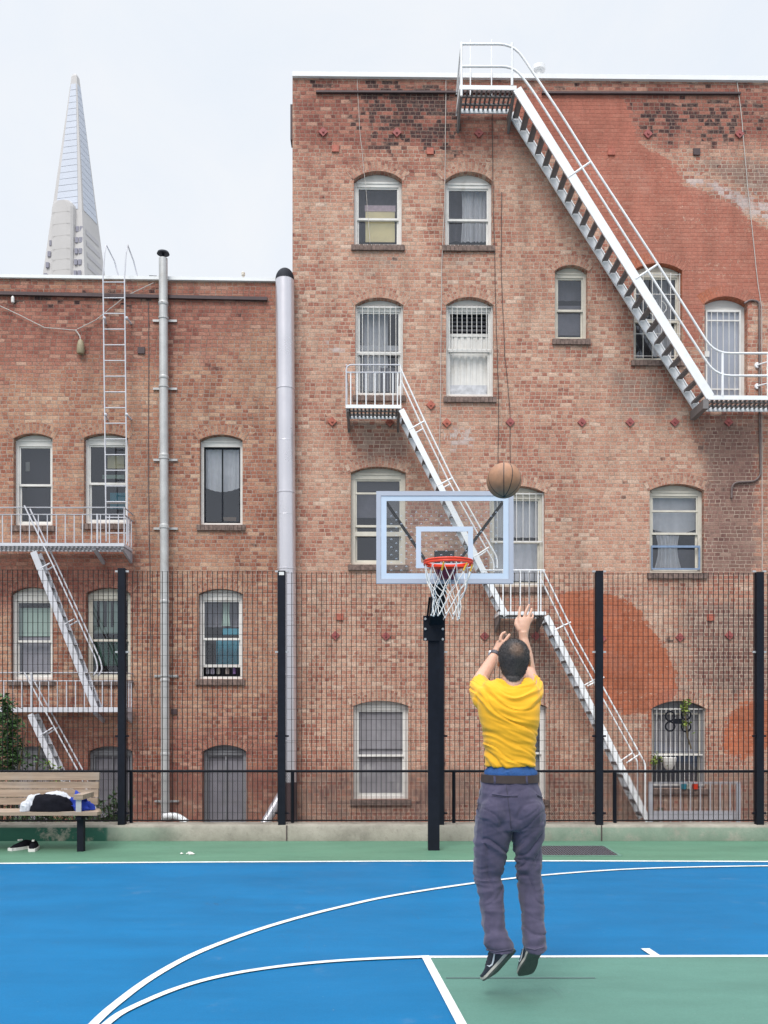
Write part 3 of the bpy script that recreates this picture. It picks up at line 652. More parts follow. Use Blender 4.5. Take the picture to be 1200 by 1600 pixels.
# -- zigzag stair behind the backboard
t=T('fire_escape','pale zigzag fire escape passing behind the basketball backboard, with two small balconies','fire escape',fl(900,1280,.35),FM)
nf,nb=.66,.06
platform(t,SW,540,627,632.5,nf,.06,US,nb,.07,bh=.22)
railing(t,SL,[[(541,633),(541,570),(625,570)],[(541,582),(626,582)]],(nf,),.013,.1)
for y in (570,582):
    p=fl(541,y,nf); t.part('handrail',MB().tube([p,Vector((p.x,-.02,p.z))],.013,8),SL)
    p=fl(625,y,nf)
    if y==582: t.part('handrail',MB().tube([p,Vector((p.x,-.02,p.z))],.013,8),SL)
rods(t,SW,[(x,582,x,634) for x in (548,558,572,586,600,614,621)]+[(626,570,626,634)],nf,.011)
for n in (.2,.43): p=fl(541,582,nf); q=fl(541,633,nf); t.part('baluster',MB().tube([(p.x,-n,p.z),(q.x,-n,q.z)],.011,6),SW)
stair(t,SW,(627,640),(791,962),nf,.22,0,.10,15,US,tw=.095)
railing(t,SW,[[(626,576),(662,655),(706,746),(777,872),(777,888)]],(nf,.22),.015,.1)
for n in (nf,.22):
    rods(t,SW,[],n); 
    for x0,y0,x1,y1 in ((638,672,663,658),(684,759,708,746),(741,870,764,855)):
        p=fl(x0,y0,nf); q=fl(x1,y1,nf); t.part('rail_post',MB().tube([(p.x,-n,p.z),(q.x,-n,q.z)],.015,6),SW)
platform(t,SW,779,853,955.5,nf,.065,US,nb,.06,bracket=(True,True),bh=.25)
railing(t,SW,[[(757,891),(851,891)]],(nf,),.014)
rods(t,SW,[(x,891,x,957) for x in (786,798,813,827,841,845)],nf,.012)
p=fl(851,891,nf); t.part('handrail',MB().tube([p,Vector((p.x,-.02,p.z))],.013,8),SW)
stair(t,SW,(854,962),(1013,1283),nf,.22,0,.10,16,US,tw=.10)
railing(t,SW,[[(848,890),(900,997),(1008,1193),(1008,1276)]],(nf,.22),.015,.06)
for n in (nf,.22):
    for x0,y0,x1,y1 in ((866,985,892,972),(918,1072,944,1058),(979,1192,1000,1178)):
        p=fl(x0,y0,nf); q=fl(x1,y1,nf); t.part('rail_post',MB().tube([(p.x,-n,p.z),(q.x,-n,q.z)],.015,6),SW)
# -- two long balconies on the lower building
t=T('fire_escape','grey fire escape with two long railed balconies on the lower brick building, above the bench','fire escape',fl(100,1280,.35),FM)
nf,nb=.62,.06
for (y,ytop,y2,xs,xr) in ((848,793,804,(-52,-38,-24,-10,4,18,32,46,60,74,88,102,116,129,143,157,171,185),194),(1105,1051,1064,(-50,-36,-22,-8,6,20,34,62,76,90,104,118,132,145,160,174,187),194)):
    platform(t,SL if y<900 else SL,-70,xr,y,nf,.055 if y<900 else .085,SG,nb,.075,bracket=(False,True),bh=.2)
    railing(t,SG,[[(-70,ytop),(xr,ytop)],[(-70,y2),(xr,y2)]],(nf,),.011)
    for yy in (ytop,y2): p=fl(xr,yy,nf); t.part('handrail',MB().tube([p,Vector((p.x,-.02,p.z))],.012,8),SG)
    rods(t,SL,[(x,y2,x,y+2) for x in xs]+[(xr,ytop,xr,y+4)],nf,.010)
    for n in (.15,.31,.47): p=fl(xr,y2,nf); q=fl(xr,y,nf); t.part('baluster',MB().tube([(p.x,-n,p.z),(q.x,-n,q.z)],.010,6),SL)
    p=fl(-40,y+8,nf); q=fl(146,y+8,nf)
    for xx in (p.x,q.x): t.part('bracket',MB().bar((xx,-nf+.05,p.z),(xx,-.01,p.z-.16),.05,.06),SG)
rods(t,SL,[(152,803,152,850),(49,1051,49,1108)],nf,.018,'rail_post')
stair(t,SL,(52,862),(149,1108),nf,.36,0,.11,11,US,tw=.10)
railing(t,SL,[[(38,790),(86,890),(150,1030),(153,1046),(146,1056)]],(nf,.36),.014,.12)
for n in (nf,.36):
    for x0,y0,x1,y1 in ((64,888,78,880),(102,975,116,967)): p=fl(x0,y0,nf); q=fl(x1,y1,nf); t.part('rail_post',MB().tube([(p.x,-n,p.z),(q.x,-n,q.z)],.015,6),SL)
stair(t,SL,(47,1116),(128,1290),nf,.36,0,.11,9,US,tw=.10)
railing(t,SL,[[(38,1051),(122,1205),(160,1285)]],(nf,.36),.014,.1)
for n in (nf,.36):
    for x0,y0,x1,y1 in ((62,1150,84,1136),): p=fl(x0,y0,nf); q=fl(x1,y1,nf); t.part('rail_post',MB().tube([(p.x,-n,p.z),(q.x,-n,q.z)],.015,6),SL)
# -- roof ladder
t=T('wall_ladder','thin white steel ladder fixed up the lower brick wall to curved hoops above the roof','ladder',fl(182,800,.2),FM)
for x0,x1,dx in ((161,166,9),(194.5,199,6)):
    p=fl(x0,432,.2); q=fl(x1,846,.2); k=fl(x0+4,381,.2); z=fl(x0+dx+3,400,.2); e=fl(x0+dx+4,436,.2)
    t.part('side_rail',MB().tube([q,p,Vector((k.x-.02,-.2,k.z-.18)),Vector((k.x,-.17,k.z)),Vector((z.x-.02,.1,z.z+.06)),Vector((z.x,.28,z.z-.12)),Vector((e.x,.32,e.z-.05))],.013,8),SL,smooth=True)
y=441.0
while y<845:
    f=(y-432)/414; p=fl(161+5*f,y,.2); q=fl(194.5+4.5*f,y,.2); t.part('rung',MB().tube([p,q],.010,6),SL); y+=24.5
for y,xs in ((497,(163,198)),(648,(165,198))):
    for x in xs: p=fl(x,y,.2); t.part('wall_bracket',MB().tube([p,Vector((p.x+(.03 if x>180 else -.03),-.005,p.z-.02))],.018,8).ell((p.x,-.2,p.z),.03,8,6),SL)
# -- vent pipe and duct
t=T('vent_pipe','slim grey vent pipe with dark rain cap strapped up the lower brick wall','pipe',fl(257,1280,.14),FM)
p=fl(255,404,.14); q=fl(258.5,1282,.14); t.part('pipe',MB().tube([q,p],.079,18),M_['galv'],smooth=True)
for y in (475,474.2,590,712,822,940,1063,1178):
    f=(y-404)/878; c=fl(255+3.5*f,y,.14); t.part('joint_ring',MB().lathe([(.083,-.03),(.088,-.02),(.088,.02),(.083,.03)],c,18),M_['galv'],smooth=True)
for y in (497,604,716,824,1056,1253):
    f=(y-404)/878; c=fl(255+3.5*f,y,.14); t.part('strap',MB().box(c.x-.22,c.x+.22,-.035,-.012,c.z-.02,c.z+.02).lathe([(.084,-.018),(.09,-.018),(.09,.018),(.084,.018)],c,18),M_['galv'])
c=fl(255,397,.14); t.part('rain_cap',MB().lathe([(.02,-.09),(.02,.0),(.115,.0),(.10,.035),(.03,.06),(0,.065)],c,18),M_['black'],smooth=True)
t=T('exhaust_duct','wide shiny silver duct with black hooded top standing where the two brick buildings meet','duct',fl(448,1284,.2),FM)
p=fl(445,437,.2); q=fl(449.5,1222,.2); t.part('pipe',MB().tube([q,p],.168,28),M_['duct'],smooth=True)
for y in (608,770,889,1055,1158): f=(y-437)/785; c=fl(445+4.5*f,y,.2); t.part('joint_ring',MB().lathe([(.168,-.014),(.177,-.01),(.177,.01),(.168,.014)],c,28),M_['duct'],smooth=True)
for y in (690,805,970): f=(y-437)/785; c=fl(445+4.5*f,y,.2); t.part('seam',MB().lathe([(.168,-.006),(.1705,0),(.168,.006)],c,28),M_['duct'],smooth=True)
q2=fl(450,1300,.2); t.part('pipe_foot',MB().tube([q2,q],.165,24),M_['ledge'],smooth=True)
c=fl(445,438,.2); hd=MB(); rr=[]
for i in range(9):
    a=PI/2*i/8; rr.append([c+Vector((.172*math.cos(k*2*PI/24)*math.cos(a*.98),.172*math.sin(k*2*PI/24)*math.cos(a*.98)+.06*math.sin(a),.245*math.sin(a))) for k in range(24)])
t.part('hood',hd.loft(rr),M_['black'],smooth=True)
p=fl(412,1290,.45); q=fl(441,1240,.25); single('drain_elbow',MB().tube([p,q],.085,16),M_['duct'],'slanting white metal pipe stub at the foot of the shiny silver duct','pipe',M=FM,smooth=True)
p=fl(256,1276,.35); q=fl(292,1285,.45); single('drain_elbow',MB().tube(rounded([p,fl(275,1274,.4),q],.1),.06,12),M_['flash'],'white pipe elbow on the ground at the foot of the slim vent pipe','pipe',M=FM,smooth=True)
pts=rounded([fl(1163,474,.02),fl(1172,468.5,.02),fl(1186.5,471,.03),fl(1186.5,640,.03),fl(1188.5,742,.03),fl(1180,752,.03),fl(1143.5,754,.03),fl(1143,778,.03)],.14)
single('conduit',MB().tube(pts,.02,8),M_['copper'],'brown metal conduit bending over the barred door and down the brick wall','conduit',M=FM,smooth=True)
def cable(pts,n,r,m,label,group=None):
    q=[fl(x,y,n) for x,y in pts]; out=[]
    for i in range(len(q)-1):
        for k in range(6): out.append(q[i].lerp(q[i+1],k/6)+Vector((R.uniform(-.004,.004),0,0)))
    single('cable',MB().tube(out+[q[-1]],r,5),m,label,'cable',M=FM,group=group)
cable([(1151,122),(1158,175),(1168,290),(1184,440),(1190,480),(1191,900)],.02,.008,M_['cable'],'pale cable hanging from the roof edge down past the barred door')
cable([(697,124),(695,300),(690,420),(688,640),(684,760)],.02,.007,M_['cable'],'pale cable hanging between the two window columns, from roof edge to backboard')
cable([(769,168),(771,330),(775,500),(779,620),(778,745)],.02,.006,M_['darkcable'],'dark cable hanging below the roof landing to above the basketball')
cable([(784,300),(783,420),(789,560),(797,640),(797,740)],.02,.006,M_['darkcable'],'thin dark cable crooked down the brick, ending just right of the basketball top')
cable([(558,124),(562,200),(572,300),(578,380)],.02,.005,M_['cable'],'faint pale cable crossing the window with the cream paper screen')
cable([(0,478),(30,492),(70,512),(118,516),(150,500),(196,463),(240,442)],.05,.008,M_['cable'],'sagging grey cable strung across the top of the lower brick wall')
cable([(118,516),(125,525),(126,532)],.05,.012,M_['cable'],'short cable end holding the hanging box on the lower wall')
cable([(232,470),(232,760),(234,900),(236,1100)],.012,.007,M_['copper'],'rusty thin cable running down the lower wall beside the vent pipe')
p=fl(126,545,.06); single('cable_box',MB().lathe([(.02,.17),(.05,.13),(.065,.06),(.075,-.04),(.06,-.09)],p,10),pm('dull_brass',(.30,.25,.16),.6,var=.2,scale=20),'small dull yellow box hanging from cables on the lower brick wall','box',M=FM,smooth=True)
p=fl(20,468,.05); single('insulator',MB().lathe([(.015,.06),(.03,.03),(.03,-.05),(.02,-.06)],p,10),M_['white'],'small white insulator on the lower wall below the roof edge','insulator',M=FM)
p=fl(233,437,.02); single('antenna_bracket',MB().tube([Vector((p.x,.05,p.z-.1)),Vector((p.x,.05,p.z+.1)),Vector((p.x+.12,.05,p.z+.09))],.02,6),M_['black'],'small black bent bracket on the lower roof edge beside the vent pipe','bracket',M=FM)
p=fl(380,441,-.6); single('roof_vent',MB().lathe([(.02,0),(.02,.12),(.035,.13),(.035,.18),(.01,.2)],p,8),M_['cream'],'tiny pale vent standing on the lower roof near the silver duct','vent',M=FM)
p=fl(842,124,-1.2); single('roof_vent',MB().lathe([(.07,-.2),(.07,.15),(.13,.17),(.13,.25),(.05,.3)],p,12),M_['flash'],'pale round vent on the taller roof behind the white stair rail','vent',M=FM,smooth=True)
# basement guard rail, ornament, planter, flowers, vine at the lowest right window
t=T('guard_railing','grey steel guard railing low along the taller brick wall behind the fence','railing',fl(1085,1284,.9),FM)
n=.9; a=fl(1014,1222,n); b=fl(1156,1222,n); zb=fl(1080,1290,n).z
t.part('bottom_plate',MB().box(a.x,b.x,-n-.012,-n+.012,fl(1080,1281,n).z,fl(1080,1267,n).z),SG)
t.part('top_rail',MB().box(a.x,b.x,-n-.015,-n+.015,a.z-.03,a.z),SG)
x=a.x+.02
while x<b.x: t.part('baluster',MB().box(x,x+.018,-n-.008,-n+.008,zb,a.z-.03),SG); x+=.175
for xx in (a.x,b.x-.06): t.part('rail_post',MB().box(xx,xx+.06,-n-.03,-n+.03,GZ,a.z+.001),SG)
mb=MB(); n=.03
for cx,cy in ((1047,1119),(1047,1135),(1072,1117),(1072,1136)): c=fl(cx,cy,n); mb.tube([c+Vector((.085*math.cos(k*PI/10),0,.085*math.sin(k*PI/10))) for k in range(20)],.016,6,True)
mb.box(fl(1052,1130,n).x,fl(1066,1130,n).x,-n-.012,-n+.012,fl(1060,1131,n).z,fl(1060,1123,n).z)
single('iron_ornament',mb,M_['black'],'black wrought iron ornament of four rings on the lowest barred window','ornament',M=FM,smooth=True)
c=fl(1045,1187,.05); single('wall_planter',MB().lathe([(.02,-.21),(.08,-.15),(.13,-.03),(.14,.04),(.12,.04)],c,14),M_['white'],'white pointed pot hung on the lowest barred window','planter',M=FM,smooth=True)
def leaves(mb,c,rad,n,size,rng):
    for i in range(n):
        d=Vector((rng.gauss(0,.5),rng.gauss(0,.5),rng.gauss(0,.5)))*rad; p=Vector(c)+d; s=size*rng.uniform(.6,1.4)
        a=Vector((rng.uniform(-1,1),rng.uniform(-1,1),rng.uniform(-.6,.6))).normalized(); b=a.cross(Vector((rng.uniform(-1,1),rng.uniform(-1,1),rng.uniform(-1,1)))).normalized()
        mb.add([p-a*s,p+b*s*.45,p+a*s,p-b*s*.45],[(0,1,2),(0,2,3)])
def leafmat(name,c1,c2):
    m,t,b=newmat(name); tc=t.node('ShaderNodeTexCoord').outputs['Object']
    t.put(b.inputs['Base Color'],t.ramp(t.noise(tc,5,4,.7),[(.3,c1),(.7,c2)])); b.inputs['Roughness'].default_value=.55
    b.inputs['Transmission Weight'].default_value=0; return m
LF=leafmat('leaves',(.02,.055,.018),(.07,.15,.035)); LF2=leafmat('yellow_green_leaves',(.08,.14,.02),(.24,.30,.05)); STM=pm('stem',(.12,.09,.05),.8)
rg=random.Random(3)
t=T('vine','thin vine climbing the bars of the lowest window with yellow green leaves','plant',fl(1075,1170,.06),FM)
pts=[fl(1080,1170,.06),fl(1074,1150,.07),fl(1072,1130,.07),fl(1070,1110,.07),fl(1073,1098,.06)]
t.part('stem',MB().tube(pts,.015,6),STM); mb=MB()
for p,k in zip(pts[2:],(14,20,22)): leaves(mb,p,.10,k,.05,rg)
t.part('foliage',mb,LF2)
for i,(x,y,lb,m) in enumerate(((1024,1188,'yellow green trailing plant at the left edge of the lowest barred window',LF2),(1026,1273,'little green weed growing behind the grey guard railing',LF))):
    mb=MB(); leaves(mb,fl(x,y,.08),.14 if i==0 else .1,40,.045,rg); c=fl(x,y,.08); t=T('small_plant',lb,'plant',(c.x,c.y,c.z-.2),FM); t.part('stem',MB().tube([(c.x,c.y,c.z-.2),(c.x+.02,c.y,c.z),(c.x-.02,c.y,c.z+.12)],.008,5),STM); t.part('foliage',mb,m)
for x,m,lb in ((1067,M_['teal'],'dark blue flower pot on the lowest window sill'),(1085,M_['orange'],'red flower pot on the lowest window sill'),(1075,M_['cream'],'pale flower pot between the blue and red ones')):
    c=fl(x,1232,.0); single('flower_pot',MB().lathe([(.045,0),(.06,.11),(.065,.13),(.05,.13)],(c.x,-.04,c.z-.006),10),m,lb,'flower pot',M=FM,group='pots on the window sill',smooth=True)
# ---------------------------------------------------------------- fences and low wall (world frame)
YF=10.95
t=T('mesh_fence','tall black welded wire mesh fence with square posts along the low concrete wall','fence',W(690,1288,YF))
zt=W(0,891,YF).z; zb=W(0,1284,YF).z
PX=[(-307,887),(-58,888),(192,889),(441,893),(688,893),(935,893),(1184.5,895),(1433,896),(1681,896)]
for x,y in PX:
    c=W(x,1287,YF); r=.043; o=t.part('post',MB().box(c.x-r,c.x+r,YF-r-.03,YF+r-.03,.19,W(x,y,YF).z),M_['black'])
    for yy,mm in ((893.5,'bolt'),(1019,'bolt'),(1150,'black'),(1270,'black')):
        z=W(0,yy,YF).z
        for q0,q1 in ((c.x-r-.04,c.x-r-.001),(c.x+r+.001,c.x+r+.04)): t.part('clamp',MB().box(q0,q1,YF-.045,YF-.02,z-.011,z+.011),M_[mm],o)
    if x==441: t.part('sticker',MB().box(c.x-.03,c.x+.03,YF-r-.033,YF-r-.031,W(0,900,YF).z,W(0,895,YF).z),M_['white'],o)
for i in range(len(PX)-1):
    x0=W(PX[i][0],0,YF).x+.055; x1=W(PX[i+1][0],0,YF).x-.055; mb=MB(); n=int(round((x1-x0)/.061)); tt=W(0,(PX[i][1]+PX[i+1][1])/2+1.5,YF).z
    for k in range(n+1): x=x0+(x1-x0)*k/n; mb.bar((x,YF,zb),(x,YF,tt),.0068,.0068)
    z=tt-.006; j=0
    while z>zb: mb.bar((x0,YF+.006,z),(x1,YF+.006,z),.0032,.0032); z-=.128
    t.part('mesh_panel',mb,M_['wire'])
YC=11.05
t=T('chain_link_fence','waist high black chain link fence with round top rail just behind the tall mesh fence','fence',W(690,1284,YC))
x0=W(-310,0,YC).x; x1=W(1690,0,YC).x; zt=W(0,1205,YC).z; zb=W(0,1282,YC).z
t.part('top_rail',MB().tube([(x0,YC,zt),(x1,YC,zt)],.0155,8),M_['black'])
t.part('bottom_rail',MB().tube([(x0,YC,zb),(x1,YC,zb)],.010,6),M_['wire'])
for x in (-298,-46,205,457,709,961,1213,1465): c=W(x,0,YC); t.part('post',MB().tube([(c.x,YC,.2),(c.x,YC,zt-.01)],.022,8),M_['black'])
mb=MB(); h=zt-zb; p=.027; x=x0-h
while x<x1:
    for sg in (0,1):
        a=[x,zb]; b=[x+h*.75,zt]
        if sg: a,b=[x,zt],[x+h*.75,zb]
        if a[0]>=x0 and b[0]<=x1: mb.bar((a[0],YC+.003*(sg*2-1),a[1]),(b[0],YC+.003*(sg*2-1),b[1]),.0024,.0024,(0,1,0))
    x+=p
t.part('chain_mesh',mb,M_['wire'])
# low wall
def curb_mat():
    m,t,b=newmat('stained_concrete'); tc=t.node('ShaderNodeTexCoord').outputs['Object']; sp=t.node('ShaderNodeSeparateXYZ'); t.l.new(tc,sp.inputs[0])
    n=t.noise(tc,3,6,.65); c=t.ramp(n,[(.25,(.20,.18,.15)),(.5,(.34,.31,.26)),(.75,(.44,.40,.34))])
    c=t.mix(t.math('MULTIPLY',t.step(t.noise(tc,22,5,.7),.52,.75),.35),c,(.12,.10,.085))
    far=t.math('SUBTRACT',1.0,t.step(sp.outputs[0],-3.40,-3.30)); right=t.step(sp.outputs[0],1.0,2.4); mid=t.math('MULTIPLY',t.step(sp.outputs[0],-2.5,-2.3),.0)
    mid=t.math('MULTIPLY',t.math('SUBTRACT',1.0,t.step(sp.outputs[0],-3.0,-2.2)),.8)
    low=t.math('SUBTRACT',1.0,t.step(sp.outputs[2],.155,.175))
    k=t.math('MULTIPLY',t.math('MAXIMUM',t.math('MULTIPLY',far,1.5),t.math('MULTIPLY',t.math('MAXIMUM',right,mid),.62)),t.step(t.noise(tc,4,6,.7),.26,.55))
    k=t.math('MULTIPLY',t.math('MINIMUM',k,1.0),low)
    c=t.mix(k,c,t.mix(far,(.13,.25,.18),(.022,.10,.07)))
    t.put(b.inputs['Base Color'],c); b.inputs['Roughness'].default_value=.9; t.put(b.inputs['Normal'],t.bump(t.noise(tc,40,6,.7),.5,.01)); return m
cm=curb_mat(); rr=[]; N=240; x0,x1=W(-480,0,10.9).x,W(1780,0,10.9).x
for i in range(N+1):
    x=x0+(x1-x0)*i/N; k=lambda s,a:noise.noise(Vector((x*4,s,0)))*a+noise.noise(Vector((x*17,s,3)))*a*.5
    rr.append([Vector((x,10.865+k(1,.006),-.05)),Vector((x,10.86+k(2,.008),.16+k(7,.004))),Vector((x,10.875+k(3,.006),.192+k(4,.006))),Vector((x,11.12,.20+k(5,.004))),Vector((x,11.125,-.7))])
t=T('low_wall','low weathered concrete wall with peeling green paint under the fences','wall',(0,10.99,0)); t.part('concrete',MB().loft(rr),cm,smooth=True)
for x in (448,940): c=W(x,0,10.86); t.part('crack',MB().box(c.x-.006,c.x+.006,10.852,10.9,0,.19),M_['ledge'])
# ---------------------------------------------------------------- ground
def paint_mat(name,col,dark,rough=.42,spots=True,mot=.16):
    m,t,b=newmat(name); tc=t.node('ShaderNodeTexCoord').outputs['Object']
    mp=t.node('ShaderNodeMapping'); mp.inputs['Scale'].default_value=(.5,1.6,1); t.l.new(tc,mp.inputs[0])
    c=t.mix(1,col,t.ramp(t.noise(mp.outputs[0],1.3,6,.65),[(.25,1-mot),(.75,1+mot)]),'MULTIPLY')
    mp2=t.node('ShaderNodeMapping'); mp2.inputs['Scale'].default_value=(.35,9,1); t.l.new(tc,mp2.inputs[0])
    c=t.mix(t.math('MULTIPLY',t.step(t.noise(mp2.outputs[0],1.2,5,.6),.55,.8),.28),c,dark)
    if spots:
        c=t.mix(t.math('MULTIPLY',t.step(t.noise(tc,7,4,.75),.68,.76),.35),c,dark)
        c=t.mix(t.math('MULTIPLY',t.step(t.noise(tc,31,2,.5),.74,.78),.25),c,(.35,.38,.40))
    mp3=t.node('ShaderNodeMapping'); mp3.inputs['Scale'].default_value=(1.2,.5,1); mp3.inputs['Rotation'].default_value=(0,0,.5); t.l.new(tc,mp3.inputs[0])
    sc2=t.math('ABSOLUTE',t.math('SUBTRACT',t.noise(mp3.outputs[0],2.3,3,.5,1.2),.5)); scm=t.math('MULTIPLY',t.math('SUBTRACT',1.0,t.step(sc2,.0008,.0035)),t.step(t.noise(tc,1.1,3),.56,.66))
    c=t.mix(t.math('MULTIPLY',scm,.35),c,(.05,.06,.09))
    c=t.mix(1,c,t.ramp(t.noise(tc,90,5,.8),[(.25,.86),(.75,1.14)]),'MULTIPLY')
    c=t.mix(t.math('MULTIPLY',t.step(t.noise(tc,1.7,5,.7),.6,.78),.22),c,(.20,.27,.34))
    t.put(b.inputs['Base Color'],c); t.put(b.inputs['Roughness'],t.math('MULTIPLY_ADD',t.noise(tc,2,4),.3,rough-.05)); b.inputs['Specular IOR Level'].default_value=.2
    t.put(b.inputs['Normal'],t.bump(t.noise(tc,220,2,.6),.18,.003)); return m
BLUE=paint_mat('blue_court_paint',(.003,.124,.285),(.002,.087,.215)); GREEN=paint_mat('green_court_paint',(.098,.208,.141),(.068,.157,.118)); KEY=paint_mat('grey_green_court_paint',(.090,.198,.163),(.064,.152,.140))
LINE,t,b=newmat('worn_white_line_paint'); tc=t.node('ShaderNodeTexCoord').outputs['Object']
c=t.mix(1,(.70,.71,.70),t.ramp(t.noise(tc,7,5,.7),[(.25,.72),(.7,1.05)]),'MULTIPLY')
c=t.mix(t.math('MULTIPLY',t.step(t.noise(tc,42,5,.75),.60,.66),.6),c,(.16,.30,.42)); c=t.mix(t.math('MULTIPLY',t.step(t.noise(tc,4,6,.75),.58,.7),.35),c,(.20,.30,.36))
t.put(b.inputs['Base Color'],c); b.inputs['Roughness'].default_value=.75
def flat(name,poly,z,m): single(name,MB().slab([(p.x,p.y) for p in poly],z-.02,z) if False else (lambda mb:(mb.add([(p.x,p.y,z) for p in poly],[tuple(range(len(poly)))]),mb)[1])(MB()),m,None,None,base=(0,0,0),kind='structure')
flat('ground',[Vector(p) for p in ((-1500,-1500),(1500,-1500),(1500,1500),(-1500,1500))],GZ,pm('alley_concrete',(.20,.19,.17),.9,var=.3,scale=.8))
single('court_slab',MB().box(-14,14,-12,10.9,GZ+.01,0),GREEN,None,None,base=(0,0,0),kind='structure')
BLp=[(-260,1351),(0,1350),(300,1348),(600,1346.5),(900,1346),(1200,1347),(1460,1348)]
bp=[G(x,y) for x,y in BLp]; flat('court_blue_area',[Vector((bp[0].x,-11.9)),Vector((13.5,-11.9)),Vector((13.5,bp[-1].y))]+[p for p in reversed(bp) if p.x<13],.003,BLUE)
single('court_line',MB().strip([(p.x,p.y) for p in bp],.068,.0075),LINE,None,None,base=(0,0,0),kind='structure')
k1=[G(665,1497),G(1200,1495.5)]; lft=[G(665,1497),G(720,1600)]; d=(lft[1]-lft[0]); far=lft[0]+d*8; e=(k1[1]-k1[0]).normalized()
rt=k1[0]+e*9; flat('court_key_area',[lft[0],rt,Vector((rt.x+1,far.y)),far],.006,KEY)
def smoothpts(px,n=14):
    P=[G(*p) for p in px]; out=[]
    for i in range(len(P)-1):
        p0=P[max(0,i-1)]; p1=P[i]; p2=P[i+1]; p3=P[min(len(P)-1,i+2)]
        for k in range(n):
            t=k/n; out.append(.5*((2*p1)+(p2-p0)*t+(2*p0-5*p1+4*p2-p3)*t*t+(3*p1-p0-3*p2+p3)*t**3))
    return [(p.x,p.y) for p in out+[P[-1]]]
far2=lft[0]-d.normalized()*.03
def line(pts,w,z=.012): single('court_line',MB().strip(pts,w,z),LINE,None,None,base=(0,0,0),kind='structure')
line([(k1[0].x-.05,k1[0].y),(rt.x,rt.y)],.047,.0088); line([(far2.x,far2.y),(far.x,far.y)],.052,.0096)
def relax(q,k=60):
    q=[Vector((x,y)) for x,y in q]
    for _ in range(k): q=[q[0]]+[q[i]*.5+(q[i-1]+q[i+1])*.25 for i in range(1,len(q)-1)]+[q[-1]]
    return [(p.x,p.y) for p in q]
a3=relax(smoothpts([(65,1690),(150,1598),(180,1572),(220,1540.5),(260,1515.5),(300,1494),(350,1473.5),(400,1455.5),(450,1440),(500,1426.5),(550,1414.5),(600,1403.2),(680,1390),(740,1381.3),(785,1375.5),(845,1369),(950,1360.8),(1050,1356.7),(1200,1354),(1440,1352.5)]))
line(a3,.053,.0104)
a2=relax(smoothpts([(75,1690),(170,1598),(200,1580),(250,1556.5),(300,1538.7),(350,1526.3),(400,1517.4),(450,1510.7),(500,1505.6),(550,1502),(600,1499.5),(640,1498),(668,1497)])); line(a2,.047,.0112)
h0=G(1008,1484); h1=G(1026,1496); line([(h0.x,h0.y),(h1.x,h1.y)],.06,.0096)
j0=G(697,1530); j1=G(930,1530); single('court_joint',MB().strip([(j0.x,j0.y),(j1.x,j1.y)],.022,.0080),pm('dark_joint',(.075,.125,.12),.8),None,None,base=(0,0,0),kind='structure')
# grate in the green strip
g=[G(843,1322.5),G(942,1322),G(957,1337),G(838,1337)]; mb=MB(); xL=(g[0].x+g[3].x)/2; xR=g[1].x; y0,y1=g[2].y,g[0].y
mb.box(xL-.04,xR+.04,y0-.04,y0,.001,.006); mb.box(xL-.04,xR+.04,y1,y1+.04,.001,.006); mb.box(xL-.04,xL,y0,y1,.001,.006); mb.box(xR,xR+.04,y0,y1,.001,.006)
t=T('drain_grate','dark rectangular metal drain grate set in the green strip right of the player','drain grate',((xL+xR)/2,(y0+y1)/2,0))
t.part('frame',mb,pm('green_edge',(.10,.20,.15),.7)); mb=MB(); x=xL
t.part('pit',MB().box(xL,xR,y0,y1,.0005,.002),M_['ledge'])
while x<xR-.01: mb.box(x,x+.014,y0,y1,.0025,.009); x+=.03
for k in range(1,6): yy=y0+(y1-y0)*k/6; mb.box(xL,xR,yy-.005,yy+.005,.0025,.0095)
t.part('bars',mb,pm('grate_iron',(.12,.12,.14),.5,.4,var=.2,scale=20))
mb=MB(); rg=random.Random(9)
for i in range(14):
    c=G(298+rg.gauss(0,6),1335+rg.gauss(0,1.3)); s=rg.uniform(.008,.03); mb.add([(c.x-s,c.y-s*.6,.006),(c.x+s,c.y-s*.4,.012),(c.x+s*.7,c.y+s,.006),(c.x-s*.6,c.y+s*.7,.02)],[(0,1,2,3)])
single('paper_scraps',mb,M_['white'],'scatter of torn white paper scraps on the green strip','litter',kind='stuff')
# ---------------------------------------------------------------- basketball hoop
YB=8.97; YR=8.50; YP=10.2
t=T('basketball_hoop','basketball hoop with clear backboard, red rim and white net on a black square post','basketball hoop',Vector((W(678,0,YP).x,YP,0)))
c=W(677.5,1328,YP); zp=W(0,985,YP).z; t.part('post',MB().box(c.x-.064,c.x+.064,YP-.064,YP+.064,0,zp),M_['black'])
t.part('post_cap',MB().box(c.x-.07,c.x+.07,YP-.07,YP+.07,zp+.001,zp+.02),M_['black'])
zt=W(0,966,YP).z; zl=W(0,1002,YP).z
br=MB(); br.box(c.x-.122,c.x-.066,YP-.09,YP-.075,zl,zt+.02); br.box(c.x+.066,c.x+.122,YP-.09,YP-.075,zl,zt+.02); br.box(c.x-.066,c.x+.066,YP-.09,YP-.0705,zl,zt+.02)
o=t.part('clamp_plate',br,M_['black'])
for sx in (-.098,.098):
    for k in (.06,.5,.93): z=zl+(zt-zl)*k; t.part('bolt',MB().lathe([(.012,-.012),(.016,-.006),(.016,0)],(c.x+sx,YP-.091,z),8,'y'),M_['bolt'],o,smooth=True)
bx0,bx1=W(588,0,YB).x,W(802,0,YB).x; bz1,bz0=W(0,768,YB).z,W(0,912,YB).z; bc=(bx0+bx1)/2
ar=MB(); A=Vector((c.x+.02,YP-.03,zt-.05)); Bq=Vector((bc,YB+.12,bz0+.20))
rings=[]
